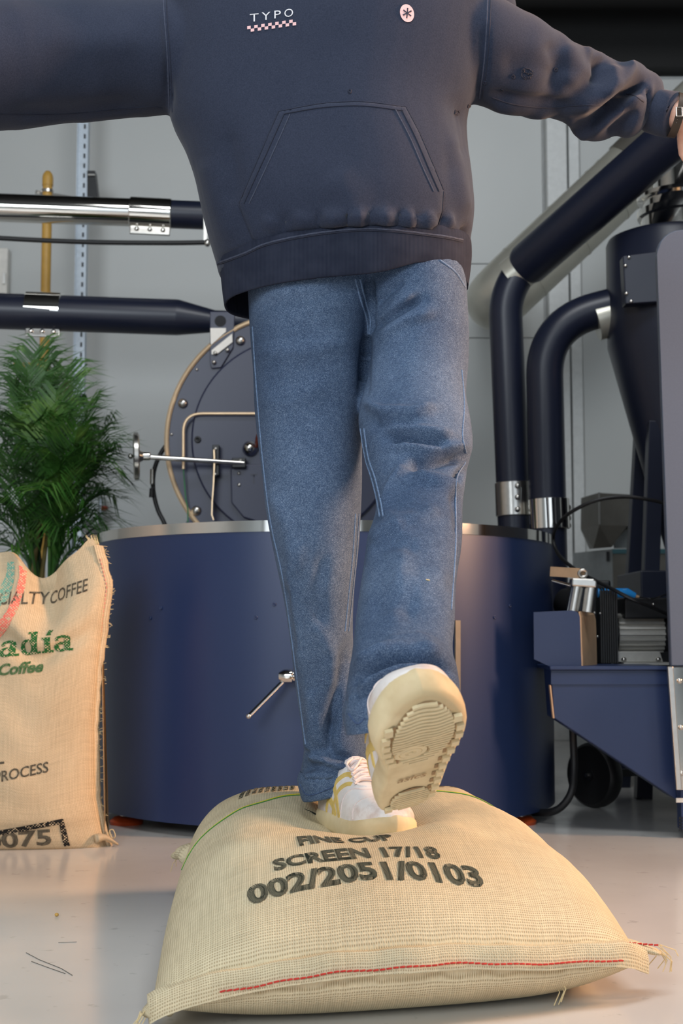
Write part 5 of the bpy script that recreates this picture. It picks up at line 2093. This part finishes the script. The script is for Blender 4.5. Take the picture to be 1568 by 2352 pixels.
J = [
    ([(848, 640), (850, 700), (848, 770)], 8, -8),
    ([(858, 756), (880, 735), (912, 716), (970, 686)], 9, -9), ([(866, 745), (900, 712), (950, 672)], 10, 5), ([(870, 778), (930, 735), (1000, 715)], 12, 5), ([(862, 700), (890, 672), (930, 640)], 9, -6),
    ([(842, 770), (838, 850), (836, 905)], 9, -12),
    ([(838, 925), (880, 948), (945, 950), (1000, 935)], 13, 9),
    ([(850, 970), (900, 976), (960, 968)], 12, -5),
    ([(890, 1002), (950, 1010), (1032, 1020)], 12, -13),
    ([(880, 985), (960, 990), (1040, 1000)], 12, 8),
    ([(905, 1022), (980, 1022), (1076, 1030)], 11, 8),
    ([(935, 1066), (980, 1060), (1030, 1050), (1078, 1050)], 14, -15),
    ([(932, 1068), (905, 1110), (878, 1172)], 12, 8),
    ([(950, 1092), (1000, 1105), (1052, 1120)], 14, 8),
    ([(1045, 1105), (1060, 1085), (1078, 1068)], 8, -10),
    ([(1040, 1130), (1052, 1170), (1056, 1230)], 10, -6),
    ([(876, 1172), (905, 1195), (960, 1192), (1010, 1170)], 16, 5),
    ([(842, 1238), (880, 1214), (930, 1212)], 14, 5), ([(850, 1262), (900, 1250), (960, 1262)], 18, -4),
    ([(900, 1330), (960, 1340), (1030, 1320)], 24, 4), ([(850, 1400), (900, 1390), (960, 1402)], 24, -4),
    ([(930, 1240), (915, 1340), (900, 1440)], 26, 4),
    ([(820, 1560), (845, 1548), (900, 1512), (946, 1503), (1005, 1522), (1040, 1545)], 12, -15),
    ([(812, 1530), (850, 1512), (905, 1482), (960, 1474), (1020, 1492)], 14, 9),
    ([(826, 1592), (870, 1555), (920, 1538), (980, 1536)], 11, 9),
    ([(806, 1600), (830, 1628), (822, 1660)], 12, 6),
    # standing leg
    ([(660, 1340), (655, 1400), (676, 1500)], 16, -5), ([(690, 1240), (672, 1330), (690, 1440), (700, 1560)], 18, 6), ([(745, 1270), (728, 1360), (740, 1450)], 16, -4),
    ([(620, 1130), (660, 1210), (672, 1290)], 18, 4), ([(600, 900), (640, 930), (760, 880)], 30, 3), ([(720, 1420), (760, 1500), (775, 1600)], 18, 4),
    ([(800, 1480), (775, 1590), (750, 1690)], 14, -9), ([(770, 1640), (752, 1700), (764, 1738), (820, 1750)], 12, -10), ([(700, 1700), (724, 1742), (780, 1762), (838, 1764)], 10, 8),
    ([(694, 1728), (740, 1722), (750, 1712)], 9, -8), ([(690, 1770), (730, 1756), (800, 1776), (842, 1776)], 9, -7), ([(688, 1790), (720, 1782), (780, 1792)], 9, 6),
    ([(588, 810), (700, 806), (820, 778)], 24, 3), ([(712, 1580), (720, 1660), (712, 1710)], 16, 5),
    ([(575, 700), (690, 690), (830, 660)], 18, -3),
]
sculpt(jean_me, [(p, w_, a * 1.5) for p, w_, a in J])
jeans = mesh_obj('jeans', jean_me, 'denim', person)


def hem(rings, name):
    o = MB().loft(resample(rings, 3), cap=False)
    for v in o.v:
        q = noise.noise(V((v.x * 26, v.y * 26, v.z * 10))) * 0.004
        v.x += q
        v.z += 0.4 * q
    return o.build(name, 'denim', jeans, True, 180)


hR = hem([ell(690, 846, 1770, 1752, BYB + .015, 0.080), ell(683, 852, 1782, 1760, BYB + .015, 0.090), ell(684, 854, 1800, 1772, BYB + .015, 0.093), ell(690, 856, 1830, 1790, BYB + .012, 0.092),
          ell(694, 856, 1836, 1793, BYB + .012, 0.089), ell(698, 852, 1826, 1788, BYB + .012, 0.086), ell(700, 848, 1780, 1760, BYB + .012, 0.084)], 'hem')
hL = hem([ell(800, 1054, 1600, 1580, BYB - 0.625, 0.088, tilt=-.06), ell(790, 1058, 1618, 1596, BYB - 0.630, 0.097, tilt=-.06), ell(788, 1060, 1646, 1616, BYB - 0.638, 0.100, tilt=-.06),
          ell(794, 1059, 1682, 1646, BYB - 0.650, 0.099, tilt=-.06), ell(797, 1058, 1688, 1650, BYB - 0.652, 0.096, tilt=-.06), ell(801, 1054, 1678, 1642, BYB - 0.650, 0.093, tilt=-.06),
          ell(806, 1050, 1620, 1600, BYB - 0.635, 0.090, tilt=-.06)], 'hem')
all_bvh = bvh_of(jean_me, hR.data, hL.data)
for pts in ([(826, 640), (838, 690), (850, 730), (849, 768)], [(815, 640), (828, 690), (842, 735), (846, 768)]):
    px_line(pts, all_bvh, 0.0016, 'fly_seam', 'denim_seam', jeans, 0.0004)
for dx in (0, 8):
    px_line([(828 + dx, 985), (838 + dx, 1050), (854 + dx, 1100), (866 + dx, 1150), (872 + dx, 1186)], all_bvh, 0.0014, 'inseam', 'denim_seam', jeans, 0.0003)
    px_line([(824 - dx, 1180), (818 - dx, 1270), (808 - dx, 1370), (800 - dx, 1450)], all_bvh, 0.0014, 'inseam', 'denim_seam', jeans, 0.0003)
px_line([(1060, 850), (1066, 930), (1062, 1000), (1070, 1040)], all_bvh, 0.0013, 'outseam', 'denim_seam', jeans, 0.0003)
px_line([(1068, 1062), (1050, 1095), (1046, 1140), (1046, 1250), (1036, 1400)], all_bvh, 0.0013, 'outseam', 'denim_seam', jeans, 0.0003)
px_line([(580, 750), (590, 900), (604, 1060), (622, 1200), (650, 1330), (672, 1480), (690, 1620), (702, 1710)], all_bvh, 0.0013, 'outseam', 'denim_seam', jeans, 0.0003)
px_line([(688, 1800), (705, 1826), (740, 1818), (800, 1790), (838, 1776)], all_bvh, 0.0012, 'hem_stitch', 'denim_dark', hR, 0.0002)
px_line([(800, 1640), (820, 1662), (838, 1650)], all_bvh, 0.0012, 'hem_stitch', 'denim_dark', hL, 0.0002)
px_line([(1010, 598), (1045, 625), (1068, 660)], all_bvh, 0.0016, 'waist_seam', 'denim_seam', jeans, 0.0004)
lt = cast(all_bvh, 978, 1332, 0.0006)
MB().tube([lt, cast(all_bvh, 986, 1334, .0008)], 0.0009, 5).build('lint', 'jute', jeans)

# ------------------------------------------------------------------ sneakers
SL = 0.288
KS = [0, .015, .05, .1, .2, .3, .4, .5, .6, .7, .78, .86, .92, .96, .985, 1.0]
KM = [0, .015, .027, .034, .0375, .036, .033, .035, .042, .049, .051, .047, .039, .029, .018, 0]
KL = [0, .015, .027, .034, .0385, .040, .041, .044, .049, .052, .051, .045, .036, .026, .016, 0]


def itp(s, xs_, ys_):
    return float(np.interp(s, xs_, ys_))


def outline(inset=0.0, n=40):
    pts = []
    for k in range(n + 1):
        s = 0.5 - 0.5 * math.cos(math.pi * k / n)
        pts.append((s * SL, itp(s, KS, KM)))
    for k in range(n - 1, 0, -1):
        s = 0.5 - 0.5 * math.cos(math.pi * k / n)
        pts.append((s * SL, -itp(s, KS, KL)))
    cx_, cy_ = SL * 0.5, 0.0
    return [(x + (cx_ - x) * inset / 0.14 if inset else x, y * (1 - inset / 0.045)) for x, y in pts]


def spring(x):
    s = x / SL
    return 0.016 * max(0, (s - 0.72) / 0.28) ** 2 + 0.006 * max(0, (0.12 - s) / 0.12) ** 2


def up_w(s, side):
    return itp(s, KS, KM if side > 0 else KL) * 0.95


def up_h(s):
    return itp(s, [0, .04, .12, .25, .36, .46, .58, .70, .82, .90, .96, 1.0], [.058, .076, .086, .092, .090, .080, .064, .051, .040, .030, .017, .003])


def up_pt(s, a, off=0.0):
    """a: 0 medial base .. pi lateral base"""
    ca, sa = math.cos(a), math.sin(a)
    wdt = up_w(s, 1 if ca >= 0 else -1)
    y = math.copysign(abs(ca) ** 0.72, ca) * wdt * (1 - 0.30 * max(0, sa) ** 2 * smoothstep(0.75, 0.45, s))
    return V((s * SL, y * (1 + off / 0.04), 0.024 + spring(s * SL) + up_h(s) * max(0, sa) ** 0.8 + off * sa))


def shoe(O, tdir, mdir, ndir, label_tread=True):
    R_ = Matrix((tdir, mdir, ndir)).transposed()
    X = lambda p: V(O) + R_ @ V(p)
    root = None
    mb = MB()
    lv = []
    for z, ins in ((0.0, 0.006), (0.0015, 0.002), (0.006, 0.0), (0.016, -0.0015), (0.025, -0.0008), (0.029, 0.0015), (0.029, 0.012)):
        lv.append([X((x, y, z + spring(x))) for x, y in outline(ins)])
    mb.loft(lv)
    mb.v = [V(q) for q in mb.v]
    ub = MB()
    rings = []
    for k in range(41):
        s = 0.006 + 0.985 * (0.5 - 0.5 * math.cos(math.pi * k / 40))
        ring = [X(up_pt(s, math.pi * j / 22)) for j in range(23)]
        ring += [X((s * SL, -up_w(s, -1) * 0.7, 0.018 + spring(s * SL))), X((s * SL, up_w(s, 1) * 0.7, 0.018 + spring(s * SL)))]
        rings.append(ring)
    ub.loft(rings)
    upper = ub.build('sneaker', 'leather', person, True, 60)
    sole = mb.build('sole', 'rubber_sole', upper, True, 50)

    def strip(pts, wd, mat, name, off=0.0012, wd_end=None):
        sm = spline([V((s, a, 0)) for s, a in pts], 7)
        rings = []
        for i, q in enumerate(sm):
            d = sm[min(i + 1, len(sm) - 1)] - sm[max(i - 1, 0)]
            d = V((d.x * SL, d.y * 0.045, 0)).normalized()
            nrm = V((-d.y / SL, d.x / 0.045, 0))
            a, b = q + nrm * wd / 2, q - nrm * wd / 2
            rings.append([X(up_pt(a.x, a.y, 0.0001)), X(up_pt(a.x, a.y, off)), X(up_pt(b.x, b.y, off)), X(up_pt(b.x, b.y, 0.0001))])
        MB().loft(rings).build(name, mat, upper, True, 40)
    for sgn in (0, 1):
        f = (lambda a: math.pi - a) if sgn else (lambda a: a)
        strip([(0.30, f(0.02)), (0.36, f(0.45)), (0.47, f(0.95)), (0.52, f(1.05))], 0.007, 'stripe', 'yellow_stripe')
        strip([(0.42, f(0.02)), (0.45, f(0.40)), (0.54, f(0.80)), (0.58, f(0.95))], 0.006, 'stripe', 'yellow_stripe')
        strip([(0.20, f(0.55)), (0.34, f(0.50)), (0.50, f(0.22)), (0.60, f(0.03))], 0.006, 'stripe', 'yellow_stripe')
        strip([(0.12, f(0.20)), (0.24, f(0.28)), (0.40, f(0.16)), (0.50, f(0.02))], 0.005, 'stripe', 'yellow_stripe')
        strip([(0.62, f(0.04)), (0.60, f(0.55)), (0.64, f(0.95)), (0.70, f(1.25)), (0.715, f(1.57))], 0.0022, 'lace', 'panel_seam', 0.001)
        strip([(0.36, f(1.18)), (0.50, f(1.12)), (0.62, f(1.16)), (0.665, f(1.35)), (0.67, f(1.57))], 0.004, 'leather', 'eyestay_edge', 0.0022)
        strip([(0.80, f(0.10)), (0.78, f(0.6)), (0.80, f(1.1)), (0.815, f(1.57))], 0.0015, 'lace', 'panel_seam', 0.0008)
    for k in range(6):
        s = 0.40 + 0.045 * k
        path = [X(up_pt(s + 0.006 * math.sin(j * .7), math.pi / 2 - 0.50 + 1.0 * j / 8, 0.0035 + 0.0022 * math.sin(math.pi * j / 8))) for j in range(9)]
        MB().tube(path, 0.0026, 8).build('lace', 'lace', upper)
        if k < 5:
            path = [X(up_pt(s + 0.045 * j / 8, math.pi / 2 - 0.45 + 0.9 * j / 8, 0.006 + 0.001 * math.sin(math.pi * j / 8))) for j in range(9)]
            MB().tube(path, 0.0024, 8).build('lace', 'lace', upper)
    bow = [X(up_pt(.42, 1.57 + .2, .008)), X(up_pt(.47, 1.57 + .5, .013)), X(up_pt(.53, 1.57 + .42, .010)), X(up_pt(.52, 1.57 + .2, .012)), X(up_pt(.45, 1.57, .010))]
    MB().tube(spline(bow, 6), 0.0022, 8).build('lace', 'lace', upper)
    for j in range(12):
        s = 0.86 + 0.012 * (j % 4)
        MB().ball(X(up_pt(s, 1.57 + 0.25 * (j // 4 - 1), 0.0002)), 0.0009, 6).build('perforation', 'blackmetal', upper) if False else None
    # tread: wavy ribs, pivot rings, edge lugs, moulded name
    def B(x, y, h=0.0):
        return X((x, y, spring(x) - h))

    def width(x, side):
        return itp(x / SL, KS, KM if side > 0 else KL)

    rec = MB()
    pc = (0.635 * SL, 0.010)
    o2 = []
    for k in range(28):
        a = 2 * math.pi * k / 28
        o2.append((0.742 * SL + 0.062 * math.cos(a), -0.001 + 0.035 * math.sin(a)))
    rec.add([B(x, y, 0.0004) for x, y in o2], [list(range(28))])
    rec.build('tread_recess', 'tread_gap', sole, False)
    rec = MB()
    rec.add([B(0.16 * SL + 0.029 * math.cos(a), -0.001 + 0.024 * math.sin(a), 0.0004) for a in [2 * math.pi * k / 24 for k in range(24)]], [list(range(24))])
    rec.build('tread_recess', 'tread_gap', sole, False)
    ribs = MB()
    for i in range(21):
        x = 0.742 * SL - 0.059 + 0.0058 * i
        hw = 0.034 * math.sqrt(max(0.0, 1 - ((x - 0.742 * SL) / 0.062) ** 2))
        run = []
        for j in range(25):
            y = -0.001 - hw + 2 * hw * j / 24
            xx = x + (0.0014 * math.sin(y * 170 + 1.0) if i > 9 else 0)
            inc = math.hypot((xx - pc[0]) / 0.0155, (y - pc[1]) / 0.0205) < 1
            if not inc:
                run.append((xx, y))
            if (inc or j == 24) and len(run) > 2:
                ribs.loft([[B(a - .0018, b, 0.0), B(a - .0015, b, 0.0032), B(a + .0015, b, 0.0032), B(a + .0018, b, 0.0)] for a, b in run])
                run = []
            elif inc:
                run = []
    for i in range(9):
        x = 0.16 * SL - 0.0245 + 0.0058 * i
        hw = 0.0235 * math.sqrt(max(0.02, 1 - ((x - 0.16 * SL) / 0.029) ** 2))
        ribs.loft([[B(x - .0015, y * hw - .001, 0), B(x - .0012, y * hw - .001, .003), B(x + .0012, y * hw - .001, .003), B(x + .0015, y * hw - .001, 0)] for y in (-1, -0.4, 0.4, 1)])
    tag(ribs.build('tread_ribs', 'tread', sole, True, 30), kind='stuff')
    for c, rads in ((pc, (0.0145, 0.0095, 0.0045)), ((0.115 * SL, 0.0), (0.0125, 0.008, 0.004))):
        MB().loft([[B(c[0] + q * math.cos(a), c[1] + 1.25 * q * math.sin(a), h) for a in [2 * math.pi * k / 28 for k in range(28)]]
                   for q, h in ((rads[0] + .001, 0), (rads[0], .0022), (rads[1] + .001, .0022), (rads[1] + .0006, .0010), (rads[1], .0024), (rads[2] + .0008, .0024), (rads[2], .0012), (rads[2] * .6, .0012), (rads[2] * .5, .003), (.0002, .003))]) \
            .build('pivot_disc', 'tread', sole, True, 35)
    for side in (1, -1):
        for k in range(11 if side < 0 else 7):
            s = (0.16 + 0.067 * k) if side < 0 else (0.57 + 0.054 * k)
            if side > 0 and k == 6:
                s = 0.10
            x = s * SL
            y1 = width(x, side) - 0.006
            y0 = y1 - 0.0085
            MB().prism([B(x - .0052, side * y0, 0), B(x + .0052, side * y0, 0), B(x + .0052, side * y1, 0), B(x - .0052, side * y1, 0)], R_ @ V((0, 0, -0.0040))).build('edge_lug', 'tread', sole, False)
            MB().prism([B(x - .0052, side * (y0 - .004), 0.0002), B(x + .0052, side * (y0 - .004), .0002), B(x + .0052, side * y0, .0002), B(x - .0052, side * y0, .0002)], R_ @ V((0, 0, -0.0003))).build('lug_gap', 'tread_gap', sole, False)
    tb_ = flat_text('asics', 0.01, 0.2)
    x0, x1, y0, y1 = bm_bounds(tb_)
    refine(tb_, 0.4)
    sg = 1.0
    bm_map(tb_, lambda a, b: B(0.36 * SL + b * 0.018, 0.019 - (a - x0) / (x1 - x0) * 0.034, 0.0012), 'moulded_name', 'tread_gap', sole)
    return upper


# raised foot
Hh = P(932, 1864, 1.625)
Tt = min((P(984, 1618, 1.28 + 0.002 * k) for k in range(160)), key=lambda q: abs((q - Hh).length - SL))
td = (Tt - Hh).normalized()
md = V((-1, -0.36, -0.14))
md = (md - td * md.dot(td)).normalized()
nd = td.cross(md)
if nd.z < 0:
    nd = -nd
sh_up = shoe(Hh - td * 0.004, td, md, nd)
# standing foot
td = V((0.34, -0.94, 0.02)).normalized()
md = V((1, 0.3, -0.05))
md = (md - td * md.dot(td)).normalized()
nd = td.cross(md)
if nd.z < 0:
    nd = -nd
tipp = P(898, 1934, 2.03)
sh_dn = shoe(tipp - td * (SL * 0.93) - V((0, 0, 0.004)), td, md, nd)
